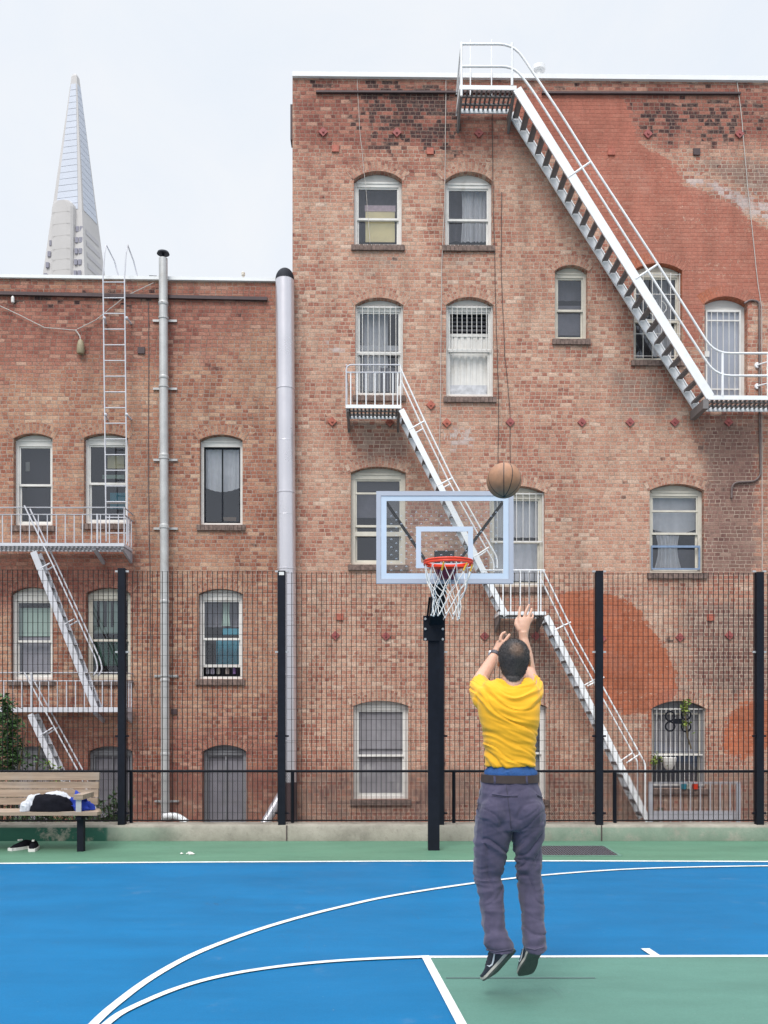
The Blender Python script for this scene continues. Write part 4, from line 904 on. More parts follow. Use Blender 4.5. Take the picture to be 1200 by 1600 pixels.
for i in range(9):
    f=i/8; p=A.lerp(Bq,f); p.z+=.10*math.sin(PI*f); s=.075-.012*f
    rings.append([p+Vector((s*x,0,.08*z)) for x,z in ((-1,-1),(1,-1),(1,1),(-1,1))])
ar.loft(rings); t.part('arm',ar,M_['black'])
t.part('back_plate',MB().box(bc-.10,bc+.10,YB+.05,YB+.12,bz0+.02,bz0+.34),M_['black'])
t.part('side_rod',MB().tube([Vector((c.x-.075,YP-.08,zt)),Vector((c.x-.06,YP-.3,zt+.2))],.012,6),M_['black'])
bb=MB(); w=.045; frame4(bb,bx0,bx1,bz0,bz1,w,w,w,w,YB-.018,YB+.03); bo=t.part('backboard',bb,M_['alu'])
gp=MB(); gp.box(bx0+w,bx1-w,YB-.006,YB+.006,bz0+w,bz1-w); t.part('panel',gp,M_['acrylic'],bo)
bd=MB(); w2=.055; frame4(bd,bx0+w+.002,bx1-w-.002,bz0+w+.002,bz1-w-.002,w2,w2,w2,w2*.9,YB-.011,YB-.008); t.part('border',bd,M_['boardwhite'],bo)
sq=MB(); frame4(sq,W(650,0,YB).x,W(739,0,YB).x,W(0,888,YB).z,W(0,823,YB).z,.05,.05,.05,.05,YB-.011,YB-.008); t.part('target_square',sq,M_['boardwhite'],bo)
pf=MB()  # glints on the hole edges, drawn as pale crescents; no holes are cut
for i in range(24):
    for j in range(16):
        x=bx0+.15+i*.05; z=bz0+.13+j*.0775/2+0
        if (i+j)%2: continue
        if x>bx1-.14 or z>bz1-.12: continue
        pf.tube([(x+.007*math.cos(q),YB-.0075,z+.007*math.sin(q)) for q in (-.4,.2,.8,1.57,2.3,2.9,3.5)],.0022,4)
t.part('perforation_glints',pf,M_['boardwhite'],bo)
for sx in (-1,1):
    t.part('brace',MB().bar((bc+sx*.585,YB+.04,bz1-.10),(bc+sx*.12,YB+.42,bz0+.22),.03,.014,(0,1,0)),M_['black'])
rc=Vector((W(700.5,0,YR).x,YR,0)); rz=W(0,877.5,YR).z; RR=.2285; rim=MB(); rim.tube([rc+Vector((RR*math.cos(a*PI/24),RR*math.sin(a*PI/24),rz)) for a in range(48)],.0105,10,True)
rim.tube([rc+Vector((RR*math.cos(a*PI/24),RR*math.sin(a*PI/24),rz-.024)) for a in range(48)],.0085,8,True)
rp=[[rc+Vector(((RR+.006)*math.cos(a*PI/24),(RR+.006)*math.sin(a*PI/24),rz-k)) for a in range(48)] for k in (0,.034)]
rim.loft(rp,False); ro=t.part('rim',rim,M_['orange'],smooth=True)
bk=MB(); bk.box(rc.x-.10,rc.x+.10,rc.y+.2,YB-.02,rz-.03,rz-.018)
bk.add([(rc.x-.17,rc.y+.14,rz-.026),(rc.x+.17,rc.y+.14,rz-.026),(rc.x+.10,YB-.03,rz-.026),(rc.x-.10,YB-.03,rz-.026),(rc.x-.17,rc.y+.14,rz-.012),(rc.x+.17,rc.y+.14,rz-.012),(rc.x+.10,YB-.03,rz-.012),(rc.x-.10,YB-.03,rz-.012)],[(0,3,2,1),(4,5,6,7),(0,1,5,4),(1,2,6,5),(2,3,7,6),(3,0,4,7)])
t.part('rim_plate',bk,M_['orange'],ro)
cx=W(697,0,8.9).x; bx=MB(); zb2=W(0,905,8.9).z
bx.add([(cx-.095,YB-.028,rz-.03),(cx+.095,YB-.028,rz-.03),(cx+.095,8.78,rz-.03),(cx-.095,8.78,rz-.03),(cx-.08,YB-.028,zb2),(cx+.08,YB-.028,zb2),(cx+.08,8.86,zb2),(cx-.08,8.86,zb2)],[(0,1,2,3),(4,7,6,5),(0,4,5,1),(1,5,6,2),(2,6,7,3),(3,7,4,0)])
t.part('rim_bracket',bx,M_['darkred'],ro)
for k in range(12):
    a=2*PI*(k+.5)/12; p=rc+Vector((RR*math.cos(a),RR*math.sin(a),rz-.034))
    t.part('net_hook',MB().tube([p+Vector((0,0,.005)),p+Vector((0,0,-.02)),p+Vector((.012,0,-.026)),p+Vector((.014,0,-.012))],.0042,5),M_['net'],ro)
rg=random.Random(5); netp={}; rows=[(0,RR),( .14,.195),(.225,.165),(.305,.145),(.385,.135),(.45,.142)]
for j,(dz,rad) in enumerate(rows):
    for k in range(12):
        a=2*PI*(k+.5*(1-(j%2)))/12; jt=0 if j==0 else .012
        sh=Vector((.004,0,0))*(-j*1.2)
        netp[j,k]=rc+sh+Vector((rad*math.cos(a)*(1.0 if j<3 else .96)+rg.uniform(-jt,jt),rad*math.sin(a)+rg.uniform(-jt,jt),rz-.05-dz+rg.uniform(-jt,jt)-(.05*max(0,math.cos(a-.3)) if j==5 else 0)))
nm=MB()
for j in range(5):
    for k in range(12):
        for q in ((k,k+1) if j%2==1 else (k-1,k)) if False else ((k,(k+1)%12) if j%2==0 else ((k-1)%12,k)):
            a=netp[j,k]; b=netp[j+1,q]; m=(a+b)/2+Vector((rg.uniform(-.006,.006),rg.uniform(-.006,.006),-.006)); nm.tube([a,m,b],.0037,5)
for k in range(12): nm.ell(netp[5,k],.009,6,5)
for j in range(1,5):
    for k in range(12): nm.ell(netp[j,k],.0062,6,4)
t.part('net',nm,M_['net'],smooth=True)
yt=MB()
for k in (8,10,11): a=netp[0,k]; b=netp[1,k]; yt.tube([a+Vector((0,-.006,.01)),a.lerp(b,.42)+Vector((0,-.006,0))],.008,6)
t.part('net_tie',yt,M_['yellow'],smooth=True)
# ---------------------------------------------------------------- ball
def ball_mat():
    m,t,b=newmat('basketball_leather'); tc=t.node('ShaderNodeTexCoord').outputs['Object']
    def dist(nv,off=0):
        d=t.node('ShaderNodeVectorMath',operation='DOT_PRODUCT'); t.l.new(tc,d.inputs[0]); d.inputs[1].default_value=nv; return t.math('ABSOLUTE',t.math('ADD',d.outputs['Value'],off))
    ax=Matrix.Rotation(math.radians(-14),3,'X')@Matrix.Rotation(math.radians(2),3,'Y'); k=None
    for az in (-8,21,62,112):
        a=math.radians(az); nv=ax@Vector((math.cos(a),math.sin(a),0)); d=dist(nv); k=d if k is None else t.math('MINIMUM',k,d)
    d=dist(ax@Vector((0,0,1)),.0); 
    seam=t.math('SUBTRACT',1.0,t.step(k,.0022,.0036))
    n=t.noise(tc,16,5,.65); c=t.ramp(n,[(.3,(.27,.135,.075)),(.7,(.40,.20,.11))])
    t.put(b.inputs['Base Color'],t.mix(seam,c,(.018,.012,.014))); b.inputs['Roughness'].default_value=.6
    v=t.node('ShaderNodeTexVoronoi'); v.inputs['Scale'].default_value=260; t.l.new(tc,v.inputs['Vector'])
    t.put(b.inputs['Normal'],t.bump(t.math('SUBTRACT',t.math('MULTIPLY',v.outputs[0],.25),t.math('MULTIPLY',seam,1.2)),.5,.004)); return m
p=W(787.5,751,6.2); single('basketball',MB().ell((0,0,0),.121,64,40),ball_mat(),'brown leather basketball in mid air at the top right corner of the backboard','basketball',base=(0,0,0),M=Matrix.Translation(p),smooth=True)
# ---------------------------------------------------------------- bench and things by it
t=T('bench','weathered wooden slat bench with black square legs, standing before the low wall','bench',Vector((-4.1,10.25,0)))
WD=M_['wood']; xr=W(153,1262,10.2).x; xl=xr-1.85
zs=.455
for i,(ya,yb,z) in enumerate(((9.98,10.13,.452),(10.145,10.295,.448),(10.31,10.45,.442))): t.part('seat_plank',MB().box(xl,W(152-i*.8,0,ya).x,ya,yb,z-.038,z),WD)
def rz_(y,Y): return W(0,y,Y).z
for i,(y0,y1,Y) in enumerate(((1207,1219,10.62),(1221.5,1232,10.59),(1233.5,1245,10.56),(1246.5,1257,10.53))):
    t.part('back_plank',MB().bar(((xl),Y,(rz_(y0,Y)+rz_(y1,Y))/2),(W(155.5-.8*i,0,Y).x,Y,(rz_(y0,Y)+rz_(y1,Y))/2),.035,rz_(y0,Y)-rz_(y1,Y),up=(0,-.0,1)),WD)
for xx in (W(127,0,10.1).x,xl+.25):
    t.part('leg',MB().box(xx-.036,xx+.036,10.06,10.13,0,.412),M_['black'])
    t.part('seat_bearer',MB().box(xx-.03,xx+.03,10.0,10.47,.366,.402),M_['black'])
    t.part('back_support',MB().bar((xx,10.49,.39),(xx-.04,10.66,.84),.05,.02),M_['black'])
ax=W(125,0,10.05).x
t.part('armrest_support',MB().box(ax-.03,ax+.03,10.0,10.012,.452,.59),M_['galv'])
t.part('armrest',MB().box(ax-.05,ax+.055,9.98,10.36,.5905,.645),M_['wood'])
def lump(name,c,r,m,label,cat,amp=.25,seed=0,fr=4,flatz=.0,n=(40,26),squash=None):
    mb=MB().ell((0,0,0),1,n[0],n[1])
    for i,p in enumerate(mb.v):
        d=1+amp*noise.fractal(p*fr*.4+Vector((seed,0,0)),.8,2,4)+amp*.35*(1-abs(noise.noise(p*fr+Vector((seed*2,1,0)))))
        q=Vector((p.x*r[0],p.y*r[1],p.z*r[2]))*d; q.z=max(q.z,flatz); mb.v[i]=Vector(c)+q
    return single(name,mb,m,label,cat,smooth=True)
blackcloth=pm('black_nylon',(.008,.008,.012),.9,spec=.1,var=.3,scale=14,bump=.3,bscale=40); whitecloth=pm('white_cloth',(.52,.53,.56),.9,var=.12,scale=10,bump=.4,bscale=30); bluecloth=pm('blue_cloth',(.015,.045,.36),.8,var=.25,scale=14,bump=.4,bscale=30)
c=W(83,1262,10.2); lump('bag',(c.x,10.12,.454),(.245,.125,.185),blackcloth,'black soft bag lying on the bench under a white jacket','bag',.16,2,4)
c=W(80,1262,10.2); mb=MB()
for (dx,y,r,sd_) in ((.03,10.25,(.225,.13,.195),3.0),(-.235,10.10,(.075,.10,.115),7.0),(-.17,10.16,(.13,.10,.17),5.0)):
    k=len(mb.v); mb.ell((0,0,0),1,44,30)
    for i in range(k,len(mb.v)):
        p=mb.v[i]; d=1+.16*noise.fractal(p*1.3+Vector((sd_,0,0)),.9,2,3)+.09*(1-2.4*abs(noise.noise(Vector((p.x*2.2,p.y*5,p.z*2.2))+Vector((sd_*2,1,0)))))
        mb.v[i]=Vector((c.x+dx+p.x*r[0]*d,y+p.y*r[1]*d,.4555+max(0,p.z*r[2]*d)))
single('jacket',mb,whitecloth,'crumpled white jacket draped behind and over the black bag on the bench','jacket',smooth=True)
c=W(124,1262,10.2); lump('blue_cloth',(c.x,10.2,.455),(.125,.09,.14),bluecloth,'crumpled bright blue cloth beside the bag, under the bench armrest','cloth',.5,9,6)
def sneaker_rest(px,py,rot,label):
    c=G(px,py); t=T('shoe',label,'shoe',c,group='black sneakers under the bench'); t.o.rotation_euler=(0,0,rot)
    L=.27; up=[];so=[]
    for i in range(13):
        f=i/12; w=.036+.012*math.sin(PI*min(1,f*1.15))+(.006 if f<.3 else 0); w*=(1 if f<.9 else .75); h=.105-.055*max(0,f-.25)/.75 if f>.25 else .09+.06*f
        if f>.85: h-=.02*(f-.85)/.15
        up.append([c+Vector((-L/2+f*L,w*math.cos(a),.028+max(0,h-.03)*math.sin(a))) for a in [PI*k/10 for k in range(11)]])
        so.append([c+Vector((-L/2-.008+f*(L+.016),s*(w+.007),z)) for s,z in ((-1,0),(1,0),(1,.032),(-1,.032))])
    t.part('sole',MB().loft(so),M_['white']); t.part('upper',MB().loft(up),blackcloth,smooth=True)
    t.part('tongue',MB().box(c.x-.02,c.x+.03,c.y-.012,c.y+.012,.10,.115),M_['white'])
sneaker_rest(32,1327,math.radians(-120),'black sneaker with white sole under the bench, farther from the bench leg')
sneaker_rest(52,1328,math.radians(-75),'black sneaker with white sole under the bench, nearer the bench leg')
# ---------------------------------------------------------------- plants behind the fence
rg=random.Random(21)
t=T('bush','leafy green bush behind the fence at the edge of the lower building','bush',Vector((W(0,0,12.2).x,12.2,GZ)))
tr=MB()
for k in range(7): tr.tube([(t.base.x-.15+.05*k,12.2,GZ),(t.base.x-.5+.16*k,12.2+rg.uniform(-.2,.2),.6),(t.base.x-.65+.2*k,12.2,1.4+rg.uniform(-.3,.2))],[.03,.02,.008],6)
t.part('trunk',tr,STM); mb=MB()
for k in range(70): leaves(mb,(t.base.x-.42+rg.gauss(0,.33),12.2+rg.gauss(0,.25),rg.uniform(.3,1.58)),.17,38,.034,rg)
for x,y in ((4,1095),(10,1108),(6,1122),(16,1126),(20,1142),(8,1142),(24,1160),(12,1158),(18,1176),(4,1172),(24,1186),(10,1192),(14,1104),(20,1200),(26,1132)): leaves(mb,W(x,y,12.1),.10,70,.034,rg)
t.part('crown',mb,LF)
def weed(px,py,h,n,label,Y=11.7,spread=.16,m=LF):
    b=Vector((W(px,0,Y).x,Y,GZ)); t=T('weed',label,'weed',b,group='weeds behind the low wall'); st=MB(); mb=MB()
    top=W(0,py,Y).z
    for k in range(n):
        q=Vector((b.x+rg.gauss(0,spread),Y+rg.gauss(0,.08),top-rg.uniform(0,h*.5))); a=Vector((b.x+rg.gauss(0,spread*.5),Y,GZ))
        st.tube([a,a.lerp(q,.5)+Vector((rg.uniform(-.03,.03),0,0)),q],[.007,.005,.003],5)
        for f in (.45,.6,.75,.88,1): leaves(mb,a.lerp(q,f),.05,9,.03,rg)
    t.part('stem',st,STM); t.part('foliage',mb,m)
weed(176,1238,.4,12,'tall green weeds behind the fence between the bench and the first post',spread=.14)
weed(150,1262,.25,7,'short weeds showing just past the bench end')
weed(86,1190,.5,4,'thin weed reaching up the lower fire escape stair',Y=12.5,spread=.05,m=LF2)
for x in (30,75,112): weed(x,1272,.2,12,{30:'dark low weeds showing under the bench near the frame edge',75:'dark low weeds showing under the middle of the bench',112:'dark low weeds showing under the bench beside its leg'}[x],spread=.2)
# ---------------------------------------------------------------- the player
from mathutils.bvhtree import BVHTree
PY=4.91
def P(x,y,dy=0.0): return W(x,y,PY+dy)
def remesh(mb,vox,smooth=4,fac=.5):
    me=bpy.data.meshes.new('tmp'); me.from_pydata([tuple(p) for p in mb.v],[],mb.f)
    bm=bmesh.new(); bm.from_mesh(me); bmesh.ops.recalc_face_normals(bm,faces=bm.faces); bm.to_mesh(me); bm.free()
    o=bpy.data.objects.new('tmp',me); C.objects.link(o)
    r=o.modifiers.new('r','REMESH'); r.mode='VOXEL'; r.voxel_size=vox; r.adaptivity=0
    s=o.modifiers.new('s','SMOOTH'); s.factor=fac; s.iterations=smooth
    dg=bpy.context.evaluated_depsgraph_get(); e=o.evaluated_get(dg); m2=bpy.data.meshes.new_from_object(e)
    bpy.data.objects.remove(o); bpy.data.meshes.remove(me); return m2
def to_mb(me): mb=MB(); mb.add([v.co.copy() for v in me.vertices],[tuple(p.vertices) for p in me.polygons]); return mb
def displace(me,fn):
    no=[v.normal.copy() for v in me.vertices]
    for v,n in zip(me.vertices,no): v.co=v.co+n*fn(v.co,n)
def ering(x0,x1,y,dyc,th,n=32,ex=2.3):
    c=P((x0+x1)/2,y,dyc); a=(x1-x0)/2/F*(PY); b=th/2; out=[]
    for k in range(n):
        t=2*PI*k/n; cs,sn=math.cos(t),math.sin(t)
        out.append(c+Vector((a*math.copysign(abs(cs)**(2/ex),cs),b*math.copysign(abs(sn)**(2/ex),sn),0)))
    return out
def loftr(mb,L,**k): mb.loft([ering(x0,x1,y,d,t,**k) for y,x0,x1,d,t in L])
base=Vector((P(806,0).x,PY,0))
per=T('person','player in a yellow t-shirt and grey purple trousers, jumping with arms raised after a shot','person',base)
sd=random.Random(4)
# head frame
HC=P(803,1027,.035); pitch=math.radians(20); yaw=math.radians(-7)
HM=(Matrix.Rotation(yaw,3,'Z')@Matrix.Rotation(pitch,3,'X'))
def hp(x,f,u): return HC+HM@Vector((x,f,u))
sk=MB()
sk.ell(HC,(.080,.096,.094),28,20,HM); 
for k in range(1,9):
    f=k/8; sk.ell(HC.lerp(P(802,1053,.012),f),(.080-.030*f,.096-.044*f,.094-.044*f),24,16,HM)
sk.ell(hp(0,.03,-.045),(.064,.068,.075),20,14,HM); sk.ell(hp(0,.072,-.105),(.030,.026,.022),14,10,HM)
sk.ell(hp(0,.088,.018),(.056,.014,.014),14,8,HM)
sk.tube([hp(0,.092,.005),hp(0,.112,-.035),hp(0,.104,-.046)],[.010,.015,.010],10)
for s in (-1,1):
    sk.ell(hp(s*.035,.074,-.035),(.022,.020,.02),12,8,HM)
    sk.ell(hp(s*.084,-.002,-.022),(.010,.022,.034),12,8,HM@Matrix.Rotation(s*.35,3,'Z'))
    sk.ell(hp(s*.012,.101,-.046),(.008,.010,.007),10,6,HM)
sk.ell(hp(0,.094,-.071),(.024,.010,.006),12,6,HM); sk.ell(hp(0,.092,-.082),(.020,.010,.007),12,6,HM)
sk.tube([P(800.5,1100,.02),P(800.5,1078,.012),P(801.5,1064,.015),hp(0,-.018,-.075),hp(0,-.005,-.02)],[.085,.066,.060,.060,.06],20)
loftr(sk,[(1215,764,832,.02,.18),(1165,762,833,.02,.19),(1125,757,835,.015,.2),(1100,757,832,.015,.18),(1084,758,834,.02,.16),(1076,764,831,.022,.135),(1070,772,826,.025,.11)])
def limb(pts,rad,seg=14):
    # resample so radii change smoothly
    q=[];r=[]
    for i in range(len(pts)-1):
        for k in range(4): t=k/4; q.append(pts[i].lerp(pts[i+1],t)); r.append(rad[i]+(rad[i+1]-rad[i])*t)
    q.append(pts[-1]); r.append(rad[-1]); sk.tube(q,r,seg)
# arms
limb([P(830,1090,.02),P(829,1068,.16),P(825.5,1050,.26),P(822,1025,.28),P(818,998,.30),P(817.5,988,.302)],[.056,.050,.042,.040,.027,.027])
limb([P(758,1092,.02),P(750,1076,.14),P(751,1062,.22),P(764,1040,.29),P(774,1022,.33),P(777,1015,.335)],[.058,.052,.044,.037,.025,.025])
sk.ell(P(825.5,1051,.262),.044,12,8); sk.ell(P(751,1063,.22),.046,12,8)
def palm(rings):
    L=[]
    for c,w,th,ang in rings:
        L.append([c+Matrix.Rotation(ang,3,'Z')@Vector((w/2*math.cos(2*PI*k/16),th/2*math.sin(2*PI*k/16),0)) for k in range(16)])
    sk.loft(L)
# hand with fingers up (image right)
palm([(P(817.5,994,.30),.050,.040,0),(P(817.8,986,.302),.064,.042,0),(P(818.2,977,.308),.078,.040,0),(P(819,970,.313),.084,.034,0),(P(820,965,.317),.080,.026,0)])
def fing(pts,r): sk.tube(pts,r,10); sk.ell(pts[-1],r[-1]*1.0,8,6)
D=.315
fing([P(812,970,D),P(811.2,958.5,D+.012),P(812.2,953,D+.018),P(813,948,D+.026)],[.0105,.0094,.0088,.0075])
fing([P(818,969,D),P(821.3,957,D+.006),P(824,951,D+.010),P(826.4,945.5,D+.016)],[.0108,.0096,.0090,.0076])
fing([P(823.8,969,D),P(828,959,D+.012),P(829.8,955,D+.025),P(830.8,951.5,D+.036)],[.0104,.0094,.0086,.0075])
fing([P(828.3,972,D),P(831.8,965,D+.018),P(832.3,961.5,D+.032),P(832,959.5,D+.042)],[.0095,.0086,.0080,.0070])
fing([P(812,985,.30),P(806.5,976,.312),P(806.8,969.5,.325),P(809.5,965,.337)],[.0150,.0132,.0115,.0095])
# guide hand (image left)
palm([(P(776,1018,.334),.042,.048,.5),(P(778.5,1011,.338),.042,.066,.5),(P(781,1005,.345),.036,.078,.4),(P(782.5,1000.5,.352),.030,.078,.4)])
for k,(dx,dd,ln) in enumerate(((0,-.03,1.0),(.6,-.006,1.08),(1.2,.016,1.0),(2.0,.038,.8))):
    bq=P(781.5+dx,1002,.352+dd); fing([bq,P(782.5+dx,1002-7.5*ln,.358+dd),P(785+dx,1002-11.5*ln,.364+dd),P(788.5+dx,1002-13*ln,.370+dd)],[.0105,.0095,.0088,.0078])
fing([P(782,1012,.318),P(788,1004,.312),P(792.5,997,.316),P(796,992,.322)],[.0140,.0125,.0110,.0092])
# legs, hidden under the trousers but part of the same body
limb([P(777,1222,.02),P(771,1280,.01),P(763,1372,.04),P(770,1435,-.01),P(781,1478,-.055)],[.085,.085,.055,.05,.036])
limb([P(818,1222,.02),P(824,1280,.01),P(826,1372,.04),P(832,1435,-.01),P(836,1474,-.055)],[.085,.085,.055,.05,.036])
A1=P(804,1487,-.10); B1=P(759,1536,.05); N1=Vector((.55,-.35,-.83)); A2=P(838,1486,-.12); B2=P(818,1530,.09); N2=Vector((.15,-.5,-.83))
for a_,b_,n_,an in ((A1,B1,N1,P(781,1478,-.055)),(A2,B2,N2,P(836,1474,-.055))):
    ax_=(b_-a_).normalized(); u_=-(n_-ax_*n_.dot(ax_)).normalized()
    limb([an,a_+ax_*.055+u_*.075,a_+ax_*.15+u_*.042,a_+ax_*.22+u_*.032],[.036,.030,.020,.012])
m,t_,b=newmat('skin'); tc=t_.node('ShaderNodeTexCoord').outputs['Object']
sc=t_.ramp(t_.noise(tc,9,4,.6),[(.3,(.50,.27,.185)),(.7,(.60,.36,.26))])
t_.put(b.inputs['Base Color'],sc); b.inputs['Roughness'].default_value=.5; b.inputs['Subsurface Weight'].default_value=.12; b.inputs['Subsurface Radius'].default_value=(.02,.008,.004)
t_.put(b.inputs['Normal'],t_.bump(t_.noise(tc,130,3),.12,.002)); SKIN=m
body=remesh(sk,.0042,3,.4); bm_=to_mb(body); bodyo=per.part('body',bm_,SKIN,smooth=True)
ey=MB()
for s in (-1,1): ey.ell(hp(s*.031,.0835,-.004),.0115,12,8)
per.part('eyes',ey,pm('eye',(.55,.52,.48),.2),bodyo,smooth=True)
ir=MB()
for s in (-1,1): ir.ell(hp(s*.031,.0925,-.003),(.005,.003,.005),10,6,HM)
per.part('irises',ir,pm('iris',(.02,.012,.008),.2),bodyo,smooth=True)
# hair
def keep(w):
    p=HM.transposed()@(w-HC); ax_=abs(p.x)
    if p.z<-.118 or p.length>.16: return False
    lim=-.104+.020*(ax_/.05)**2 if p.y<-.035 else -.078+(p.y+.035)*1.05
    if ax_>.058 and -.045<p.y<.045: lim=max(lim,-.012 if p.y>-.03 else -.06)
    if ax_>.0775 and -.06<p.y<.06 and p.z<.028: return False
    return p.z>lim
bme=bodyo.data; hv=[];hf=[];mp={}
for pl in bme.polygons:
    ids=list(pl.vertices)
    if all(keep(bme.vertices[i].co+base) for i in ids):
        for i in ids:
            if i not in mp:
                v=bme.vertices[i]; p=v.co+base; l=HM.transposed()@(p-HC); e=min(1,max(0,(l.z+.118)/.05))
                mp[i]=len(hv); hv.append(p+v.normal*(.0025+.0055*e+.0012*noise.noise(p*60)))
        hf.append([mp[i] for i in ids])
hm=MB(); hm.add(hv,hf); ctr=HC.copy()
for k in range(6500):
    f=sd.choice(hf); p=sum((hv[i]*w for i,w in zip(f,(lambda a:[x/sum(a) for x in a])([sd.random()+.01 for _ in f]))),Vector())
    n=(p-ctr).normalized(); d=(n*.8+Vector((sd.uniform(-.5,.5),sd.uniform(-.5,.5),sd.uniform(-.9,.1)))).normalized()
    s=n.cross(d); s=s.normalized() if s.length>1e-4 else Vector((1,0,0)); s*=.0009
    l=sd.uniform(.004,.009); hm.add([p-s,p+s,p+d*l],[(0,1,2)])
m,t_,b=newmat('short_dark_hair'); tc=t_.node('ShaderNodeTexCoord').outputs['Object']
cc=hp(.018,-.075,.075)-base
vd=t_.node('ShaderNodeVectorMath',operation='DISTANCE'); t_.l.new(tc,vd.inputs[0]); vd.inputs[1].default_value=cc
thin=t_.math('SUBTRACT',1.0,t_.step(t_.math('ADD',vd.outputs['Value'],t_.math('MULTIPLY_ADD',t_.noise(tc,60,4,.7),.05,-.025)),.012,.062))
hc=t_.ramp(t_.noise(tc,140,3,.7),[(.3,(.016,.014,.016)),(.7,(.065,.056,.055))])
t_.put(b.inputs['Base Color'],t_.mix(t_.math('MULTIPLY',thin,.62),hc,(.20,.115,.07))); b.inputs['Roughness'].default_value=.55
per.part('hair',hm,m,bodyo,smooth=True)
# t-shirt
sh=MB()
loftr(sh,[(1197,759,837,.02,.23),(1190,758.5,836,.02,.23),(1178,757.5,836,.02,.23),(1160,756,838.5,.02,.235),(1142,754.5,840,.015,.24),(1125,751,841.5,.01,.245),(1108,747,842,.01,.245),(1094,745,842,.01,.235),(1083,745,843,.015,.21),(1075,748,841,.02,.18),(1068,755,837,.03,.15),(1063,763,832,.035,.12),(1060,772,826,.04,.09)])
sh.tube([P(765,1100,.02),P(758,1090,.03),P(749,1077,.14),P(749.5,1068,.20)],[.068,.068,.062,.057],20)
sh.tube([P(826,1100,.02),P(830,1089,.03),P(832,1075,.14),P(830,1066,.20)],[.060,.060,.057,.055],20)
shm=remesh(sh,.006,6,.5)
xc=P(798,0).x
def sfold(p,n):
    x=p.x-xc; z=p.z-P(0,1140).z
    ll=max(0,min(1,(-x/.12+.25)))*max(0,min(1,(-z/.16)))
    up=max(0,min(1,z/.14)); til=.30+.75*ll+.35*up*max(0,-x/.12)-.5*max(0,x/.12)*up
    w=noise.noise(Vector((x*5,p.y*5,z*5)))*.02
    q=Vector((x*2.6,p.y*2.5+3,(z+til*x+w)*17)); q2=Vector((x*5+7,p.y*4,(z+til*.8*x+w*1.5)*34))
    r1=1-2.2*abs(noise.noise(q)); r2=1-2.2*abs(noise.noise(q2))
    cr=(1-min(1,4.5*abs(noise.noise(Vector((x*3.2+4,p.y*2,(z+til*x+w)*13))))))**2
    amp=.0075+.003*ll
    if z<-.17: amp*=1.2
    return amp*r1+.0045*r2+.0035*noise.noise(p*9)-.004-.006*cr
displace(shm,sfold); shb=to_mb(shm)
NC=P(800.5,1068,.018)
def in_neck(p): d=p-NC; return (d.x/.069)**2+(d.y/.082)**2<1 and d.z>-.012+.42*d.y
shb.f=[f for f in shb.f if not all(in_neck(shb.v[i]) for i in f)]; shb.m=[0]*len(shb.f)
ym,t_,b=newmat('yellow_jersey'); tc=t_.node('ShaderNodeTexCoord').outputs['Object']
t_.put(b.inputs['Base Color'],t_.mix(1,(.80,.40,.022),t_.ramp(t_.noise(tc,12,4),[(.3,.92),(.7,1.06)]),'MULTIPLY')); b.inputs['Roughness'].default_value=.85; b.inputs['Specular IOR Level'].default_value=.2
b.inputs['Sheen Weight'].default_value=.15; t_.put(b.inputs['Normal'],t_.bump(t_.noise(tc,300,2),.15,.002))
so=per.part('t_shirt',shb,ym,smooth=True)
cl=[]
for k in range(40):
    a=2*PI*k/40; q=Vector((.069*math.cos(a),.082*math.sin(a),0)); q.z=-.008+.42*q.y+.004*abs(math.cos(a)); cl.append(NC+q+Vector((0,0,.004)))
cm_=MB()
for dz,r in ((0,.0075),(-.009,.007)): cm_.tube([p+Vector(((p.x-NC.x)*(-dz*9),(p.y-NC.y)*(-dz*9),dz)) for p in cl],r,8,True)
per.part('collar',cm_,ym,so,smooth=True)
# waistband and belt
def band(L,name,m,parent=None,amp=0,ex=2.3):
    mb=MB(); rr=[ering(x0,x1,y,d,t,64,ex) for y,x0,x1,d,t in L]
    if amp:
        for j,r in enumerate(rr):
            for k,p in enumerate(r): p.y-=amp*noise.noise(Vector((k*.55,j*.4,1))); p.z+=amp*1.2*noise.noise(Vector((k*.25,j,5)))
    mb.loft(rr,True); return per.part(name,mb,m,parent,smooth=True)
band([(1190,764,832,.02,.20),(1200,761,835,.02,.222),(1205,757,839,.02,.246),(1211,756.5,839.5,.02,.246),(1216,757,839,.02,.235)],'shorts_waistband',pm('blue_elastic',(.015,.075,.24),.8,var=.2,scale=30,bump=.4,bscale=120),None,.006)
belt=band([(1209.3,753,840,.02,.238),(1209.5,752,841,.02,.250),(1221.5,751,842.5,.02,.256),(1221.7,752,841.5,.02,.24)],'belt',pm('brown_leather',(.040,.024,.021),.5,var=.2,scale=30))
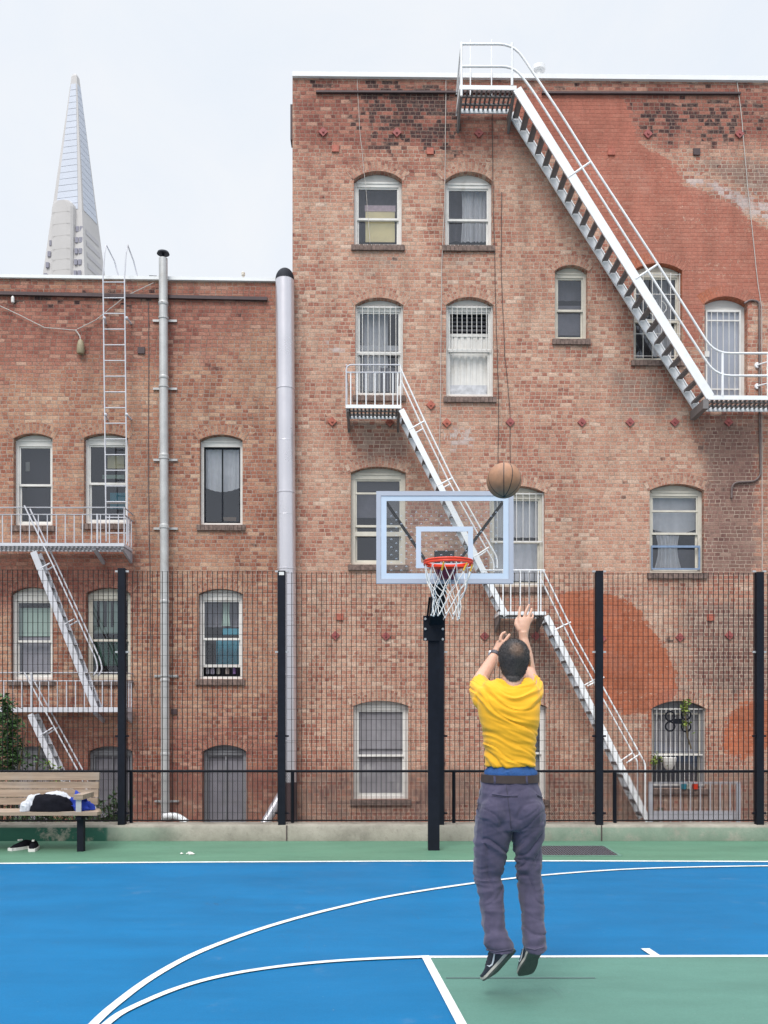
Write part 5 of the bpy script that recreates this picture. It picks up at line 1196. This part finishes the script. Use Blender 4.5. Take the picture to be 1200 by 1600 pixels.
# trousers
tr=MB()
loftr(tr,[(1213,754,839.5,.02,.235),(1222,752,842,.02,.245),(1240,748,846,.01,.265),(1258,745.5,849,.005,.27),(1278,743.5,851,.005,.265),(1294,743,850.5,.01,.24)])
loftr(tr,[(1262,747,800,.0,.24),(1280,744,800,.0,.24),(1296,742.5,800,.01,.232),(1311,742,797,.015,.22),(1340,742,789,.03,.2),(1366,742,783,.04,.185),(1385,745,785,.035,.18),(1400,749,786,.02,.175),(1430,752,788,-.01,.168),(1450,753.5,789.5,-.03,.165),(1466,757,794,-.048,.165),(1477,760,799,-.058,.168),(1486,763,800,-.066,.16)],n=28)
loftr(tr,[(1262,796,848,.0,.24),(1280,797.5,850.5,.0,.24),(1296,799,850,.01,.232),(1311,801,847,.015,.22),(1340,804,843,.03,.2),(1370,808.5,844,.04,.185),(1390,811,846.5,.03,.18),(1405,813,848,.015,.175),(1430,815,849.5,-.01,.168),(1450,817,850.5,-.03,.165),(1466,819,851.5,-.045,.168),(1476,820,852,-.055,.168),(1484,821,851,-.062,.16)],n=28)
tr.ell(P(774,1270,-.07),(.088,.072,.095),16,12); tr.ell(P(825,1270,-.07),(.084,.072,.095),16,12)
trm=remesh(tr,.0065,4,.5)
def tfold(p,n):
    z=p.z; zc=P(0,1296).z; zk=P(0,1378).z; za=P(0,1466).z; x=p.x-P(799,0).x; sg=1 if x>0 else -1
    kn=math.exp(-((z-zk)/.11)**2); an=math.exp(-((z-za)/.07)**2); th=math.exp(-((z-P(0,1330).z)/.12)**2); seat=math.exp(-((z-P(0,1275).z)/.09)**2)
    til=(-.9*sg*(th+seat*.7)+.7*sg*kn*.4); w=noise.noise(p*6)*.03
    q=Vector((p.x*4,p.y*4,(z+til*(x-sg*.08)+w)*15)); q2=Vector((p.x*6+3,p.y*6,(z-til*.5*(x-sg*.08)+w)*26))
    r1=1-2.3*abs(noise.noise(q)); r2=1-2.3*abs(noise.noise(q2))
    cr=(1-min(1,4.5*abs(noise.noise(Vector((p.x*7+9,p.y*5,(z+til*1.3*(x-sg*.07)+w)*13))))))**2*(.25+.8*(kn+an+th)+.4*seat)
    vert=1-2*abs(noise.noise(Vector((p.x*22,p.y*14,z*3.5))))
    return (.0035+.0062*kn+.0075*an+.0075*th+.003*seat)*r1+(.0022+.003*an+.0025*kn)*r2+.0045*vert+.003*noise.noise(p*8)-.0045-.0085*cr
displace(trm,tfold); trb=to_mb(trm)
pm_,t_,b=newmat('grey_purple_cotton'); tc=t_.node('ShaderNodeTexCoord').outputs['Object']
t_.put(b.inputs['Base Color'],t_.mix(1,(.070,.062,.104),t_.ramp(t_.noise(tc,14,5,.65),[(.25,.82),(.75,1.2)]),'MULTIPLY')); b.inputs['Roughness'].default_value=.9; b.inputs['Specular IOR Level'].default_value=.2
b.inputs['Sheen Weight'].default_value=.2; t_.put(b.inputs['Normal'],t_.bump(t_.noise(tc,260,3),.25,.003))
to=per.part('trousers',trb,pm_,smooth=True)
bv=BVHTree.FromPolygons([p.copy() for p in trb.v],trb.f); EYEP=Vector((0,0,EYE))
def onto(x,y,off=.002):
    d=(W(x,y,1.0)-EYEP).normalized(); h=bv.ray_cast(EYEP,d); return (h[0]-d*off) if h[0] else P(x,y,-.12)
dk=pm('dark_seam',(.05,.045,.07),.9)
def seam(pts,r,m,name,k=5,off=.001):
    q=[]
    for i in range(len(pts)-1):
        for j in range(k): q.append((pts[i][0]+(pts[i+1][0]-pts[i][0])*j/k,pts[i][1]+(pts[i+1][1]-pts[i][1])*j/k))
    q.append(pts[-1]); per.part(name,MB().tube([onto(x,y,off) for x,y in q],r,6),m,to,smooth=True)
seam([(769,1240.5),(789,1243.5),(809,1243)],.0042,pm_,'pocket_welt'); seam([(769,1243.2),(789,1246),(809,1245.5)],.0022,dk,'pocket_opening',off=0)
seam([(838,1241),(847,1246)],.004,pm_,'pocket_welt'); seam([(839,1244),(847,1249)],.002,dk,'pocket_opening',off=0)
seam([(791,1226),(794,1250),(797,1275),(799,1300)],.0022,dk,'back_seam',off=0)
seam([(752,1233),(748,1250),(746,1264)],.0026,dk,'side_pocket',off=0)
seam([(760,1484),(775,1487),(801,1483)],.004,pm_,'cuff_hem'); seam([(822,1481),(836,1484),(850,1480)],.004,pm_,'cuff_hem')
bb_=BVHTree.FromPolygons([v.co+base for v in belt.data.vertices],[tuple(p.vertices) for p in belt.data.polygons])
for x in (772.5,822.5):
    pts=[]
    for yy in (1209.5,1213,1217,1221,1225.5):
        d=(W(x+(yy-1209)*.06,yy,1.0)-EYEP).normalized(); ds=[h[3] for h in (bb_.ray_cast(EYEP,d),bv.ray_cast(EYEP,d)) if h[0]]
        pts.append(EYEP+d*((min(ds) if ds else PY-.1)-.0025))
    mb=MB(); mb.loft([[p+Vector((sx*.0055,sy*.002,0)) for sx,sy in ((-1,-1),(1,-1),(1,1),(-1,1))] for p in pts]); per.part('belt_loop',mb,pm_,to)
# watch
wa=P(774.0,1022,.33); ax=(P(764,1040,.29)-P(777,1015,.335)).normalized(); u=ax.cross(Vector((0,1,0))).normalized(); v=ax.cross(u)
wm=MB(); wm.loft([[wa+ax*k+(u*math.cos(2*PI*i/20)+v*math.sin(2*PI*i/20))*r for i in range(20)] for k,r in ((-.010,.0265),(-.010,.0300),(.010,.0315),(.010,.028))])
wo=per.part('watch',wm,pm('dark_strap',(.05,.045,.06),.5),smooth=True)
fd=(u*-.75+v*-.5).normalized() if (u*-1).x<0 else (u*.75+v*-.5).normalized()
if fd.x>0: fd=-fd
per.part('watch_face',MB().tube([wa+fd*.027,wa+fd*.037],.017,14),M_['bolt'],wo,smooth=True)
# shoes
def shoe(heel,toe,N,name,swoosh):
    A=(toe-heel); L=A.length; A.normalize(); U=-(N-A*N.dot(A)).normalized(); S=A.cross(U).normalized()   # S: sideways
    at=lambda x,s,z: heel+A*x+S*s+U*z
    def half(f): return .034+.011*math.sin(PI*min(1,max(0,(f-.3)/.7)))*1.15+.004*math.sin(PI*min(1,f/.3)) if f<.97 else .03
    n=22; so_=[];os_=[];up=[]
    for i in range(n+1):
        f=i/n; w=half(f)
        if f<.08: w*=math.sqrt(max(.12,1-((.08-f)/.08)**2))
        if f>.80: w*=math.sqrt(max(.06,1-((f-.80)/.2)**2))
        rise=.020*max(0,(f-.72)/.28)**2; heelk=.006*max(0,(.1-f)/.1)
        prof=lambda z0,z1,g:[at(f*L,sx*(w+g),zz) for sx,zz in ((-1,z0+rise+heelk),(1,z0+rise+heelk),(1,z1+rise),(-1,z1+rise))]
        os_.append(prof(0,.009,.001)); so_.append(prof(.0092,.026-.006*f,.003))
        h=.122-.02*max(0,f-.2)/.2 if f<.42 else .102-.070*((f-.42)/.58)**.8
        if f<.06: h=.10+.022*f/.06
        inn=.010 if f<.45 else .0
        up.append([at(f*L*.975+.003,(w-.001-inn*max(0,math.sin(a))**2)*math.cos(a),.024+rise+max(.004,h-.024)*math.sin(a)**.8 if 0<a<PI else .024+rise) for a in [PI*k/12 for k in range(13)]])
    upo=per.part('shoe',MB().loft(up),pm(name+'_upper',(.018,.020,.028),.6,var=.3,scale=30,bump=.25,bscale=200),smooth=True)
    per.part('midsole',MB().loft(so_),pm(name+'_midsole',(.52,.48,.42),.6,var=.2,scale=25),upo,smooth=True)
    om=pm(name+'_outsole',(.065,.080,.072),.75,var=.25,scale=40,bump=.6,bscale=160); per.part('outsole',MB().loft(os_),om,upo,smooth=True)
    lt=MB()
    for k in range(4): x=L*(.46+.07*k); hh=.102-.070*((x/L-.42)/.58)**.8+.004; lt.tube([at(x,-.022,hh-.008),at(x,0,hh+.002),at(x,.022,hh-.008)],.0032,6)
    per.part('laces',lt,pm(name+'_lace',(.03,.03,.035),.7),upo)
    up_v=[p for r in up for p in r]; fcs=[]; k=13
    for i in range(n):
        for j in range(12): fcs.append((i*k+j,i*k+j+1,(i+1)*k+j+1,(i+1)*k+j))
    b2=BVHTree.FromPolygons(up_v,fcs)
    out=[(.115,.060),(.10,.046),(.118,.037),(.150,.040),(.185,.050),(.06+.0,.0)]
    # tick mark: short hook and a long tapering arm along the side
    top=[(.160,.050),(.145,.0405),(.128,.0385),(.112,.048),(.075,.074),(.040,.094)]; bot=[(.158,.052),(.150,.035),(.128,.030),(.106,.040),(.070,.067),(.040,.094)]
    vs=[]
    for (x0,z0),(x1,z1) in zip(top,bot):
        for x,z in ((x0,z0),(x1,z1)):
            o=at(x*L/.27,swoosh*.12,z); h=b2.ray_cast(o,-S*swoosh); vs.append((h[0] if h[0] else at(x,swoosh*.04,z))+S*swoosh*.0025)
    mk=MB(); mk.add(vs,[(2*i,2*i+1,2*i+3,2*i+2) for i in range(len(top)-1)]); mk.add([p+S*swoosh*.001 for p in vs],[(2*i,2*i+1,2*i+3,2*i+2) for i in range(len(top)-1)])
    per.part('side_mark',mk,pm(name+'_mark',(.62,.64,.66),.5),upo)
    return upo,at
shoe(A1,B1,N1,'shoe_one',-1 if (B1-A1).normalized().cross(-N1).y>0 else 1)
shoe(A2,B2,N2,'shoe_two',-1)
sk2=MB(); sk2.tube([P(781,1470,-.05),P(783,1488,-.055)],[.05,.047],12); sk2.tube([P(836,1466,-.05),P(837,1484,-.06)],[.046,.043],12); per.part('socks',sk2,pm('black_sock',(.014,.014,.018),.9),smooth=True)
# ---------------------------------------------------------------- far tower
YT=365.0
t=T('skyscraper','slender pale pyramid shaped skyscraper rising behind the lower brick building','skyscraper',Vector((W(118,0,YT).x,YT,GZ)))
cx=W(118,0,YT).x; sc=YT/F; phi=math.radians(-11)
zA=W(0,432,YT).z; zT=W(0,121,YT).z; wA=67.5*sc; wT=8.5*sc
wid=lambda z: wA+(wT-wA)*(z-zA)/(zT-zA)
def corner(z,k,ins=0,f=1.0):
    a=wid(z)*f/2-ins; x,y=((-a,-a),(a,-a),(a,a),(-a,a))[k]
    return Vector((cx+x*math.cos(phi)-y*math.sin(phi),YT+x*math.sin(phi)+y*math.cos(phi),z))
def face(z,s,k,out=0):                  # point on side k: s in -1..1 across
    a=corner(z,k); b=corner(z,(k+1)%4); p=a.lerp(b,(s+1)/2); n=Vector((math.sin(phi),-math.cos(phi),0)) if k==0 else Vector((math.cos(phi),math.sin(phi),0))
    return p+n*out
CON=pm('pale_quartz_concrete',(.50,.49,.49),.85,var=.08,scale=.08,stain=((.42,.40,.38),.3)); LOU=pm('pale_metal_panels',(.48,.52,.60),.5,var=.06,scale=.1); TW=pm('tower_window',(.22,.22,.28),.5)
body=MB(); zb=GZ
body.loft([[corner(z,k) for k in range(4)] for z in (zb,zA,zT)]); tip=corner(zT+.01,0).lerp(corner(zT+.01,2),.5)
o=len(body.v); body.loft([[corner(zT,k)*1.0 for k in range(4)],[tip+(corner(zT,k)-tip)*.75+Vector((0,0,.7)) for k in range(4)],[tip+(corner(zT,k)-tip)*.15+Vector((0,0,1.4)) for k in range(4)]])
bo=t.part('body',body,CON)
zy=lambda y:W(0,y,YT).z
for k in (0,1):
    mb=MB(); s0=.74 if k==0 else .8
    for y0 in [135+10.4*i for i in range(20)]:
        y1=y0+9.7; a,b=zy(y1),zy(y0)
        q=lambda z,s,out:face(z,s*s0,k,out)
        mb.add([q(a,-1,.0),q(a,1,.0),q(b,1,.0),q(b,-1,.0),q(a,-1,.14),q(a,1,.14),q(b,1,.14),q(b,-1,.14)],[(4,5,6,7),(0,1,5,4),(2,3,7,6),(1,2,6,5),(3,0,4,7)])
    t.part('louver_panel',mb,LOU,bo)
JNT=pm('tower_joint',(.42,.41,.40),.9)
# rounded stair shaft on the front
mb=MB(); rr=[]
zt=zy(334); top=face(zt,-.2,0); w=9.3; nrm=Vector((math.sin(phi),-math.cos(phi),0)); ux=Vector((math.cos(phi),math.sin(phi),0)); c0=Vector((W(110,0,YT).x,face(zA,-.2,0).y,0))
for z,s in ((zb,1),(zt-2.5,1),(zt-1.2,.93),(zt-.3,.78),(zt,.6)):
    rr.append([c0+ux*(x*s*w/2)+nrm*yy+Vector((0,0,z)) for x,yy in ((-1,-8),(-1,.5),(-.85,1.3),(-.5,1.6),(.5,1.6),(.85,1.3),(1,.5),(1,-8))])
t.part('stair_shaft',mb.loft(rr),CON,bo)
for z in [zy(y) for y in (352,370,388,408,424,440)]:
    t.part('shaft_band',MB().bar(c0+ux*(-w/2+.8)+nrm*1.61+Vector((0,0,z)),c0+ux*(w/2-.8)+nrm*1.61+Vector((0,0,z)),.03,.12),JNT,bo)
for y in (371,389,407,425,443,461):
    a,b=zy(y+8),zy(y)
    for x0,x1 in ((129.5,134),(135.5,140.5)) if y>365 else ():
        for_k=0; mb=MB(); yy=face(zA,.7,0).y-.55-(zA-a)*.13
        mb.box(W(x0,0,YT).x,W(x1,0,YT).x,yy,yy+1.2,a,b); t.part('window',mb,TW,bo)
    mb=MB(); yy=face(zA,-.8,0).y-.75-(zA-a)*.13; ed=79+(432-y)*.106; x0=ed+3.2; x1=min(90,ed+8)
    if y>385: mb.box(W(x0,0,YT).x,W(x1,0,YT).x,yy,yy+1.2,a,b); t.part('window',mb,TW,bo)
    mb=MB(); q=lambda z,s:face(z,s,1,.12); mb.quad(q(a,-.7),q(a,.7),q(b,.7),q(b,-.7)); t.part('window',mb,pm('side_window',(.42,.41,.43),.5),bo)
# ---------------------------------------------------------------- sky, sun, camera
sc_=bpy.context.scene
wd=bpy.data.worlds.new('World'); sc_.world=wd; wd.use_nodes=True; n=NT(wd); bg=n.n['Background']
SE,SR=math.radians(52),math.radians(200)
sky=n.node('ShaderNodeTexSky'); sky.sky_type='NISHITA'; sky.sun_disc=False; sky.sun_elevation=SE; sky.sun_rotation=SR; sky.dust_density=4; sky.ozone_density=1
tc=n.node('ShaderNodeTexCoord').outputs['Generated']; sp=n.node('ShaderNodeSeparateXYZ'); n.l.new(tc,sp.inputs[0])
cl=n.ramp(n.noise(tc,3.2,7,.62,.5),[(.34,(SKYB*.88,SKYB*.945,SKYB*1.03)),(.72,(SKYB*.985,SKYB*1.005,SKYB*1.035))])
zen=n.step(sp.outputs[2],.62,1.0); cl=n.mix(1,cl,n.math('MULTIPLY_ADD',zen,ZEN,1.0),'MULTIPLY')
n.put(bg.inputs[0],n.mix(.93,sky.outputs[0],cl)); bg.inputs[1].default_value=.1
sl=bpy.data.lights.new('sun','SUN'); sl.energy=SUN; sl.angle=math.radians(24); sl.color=(1,.965,.92)
so2=bpy.data.objects.new('sun',sl); C.objects.link(so2)
d=Vector((math.sin(SR)*math.cos(SE),math.cos(SR)*math.cos(SE),math.sin(SE))); so2.rotation_euler=d.to_track_quat('Z','Y').to_euler(); so2.location=(0,-5,20)
cd=bpy.data.cameras.new('camera'); cam=bpy.data.objects.new('camera',cd); C.objects.link(cam)
cam.location=(0,0,EYE); cam.rotation_euler=(PI/2,0,0); cd.sensor_fit='VERTICAL'; cd.sensor_height=36; cd.sensor_width=27; cd.lens=36*F/1600
cd.shift_y=(HY-800)/1600; cd.clip_end=4000; cd.clip_start=.05; sc_.camera=cam
vs=sc_.view_settings; vs.view_transform='Standard'; vs.look='None'; vs.exposure=EXPO; vs.gamma=1
sc_.render.engine='CYCLES'; sc_.cycles.use_denoising=True; sc_.cycles.max_bounces=8; sc_.cycles.transparent_max_bounces=16
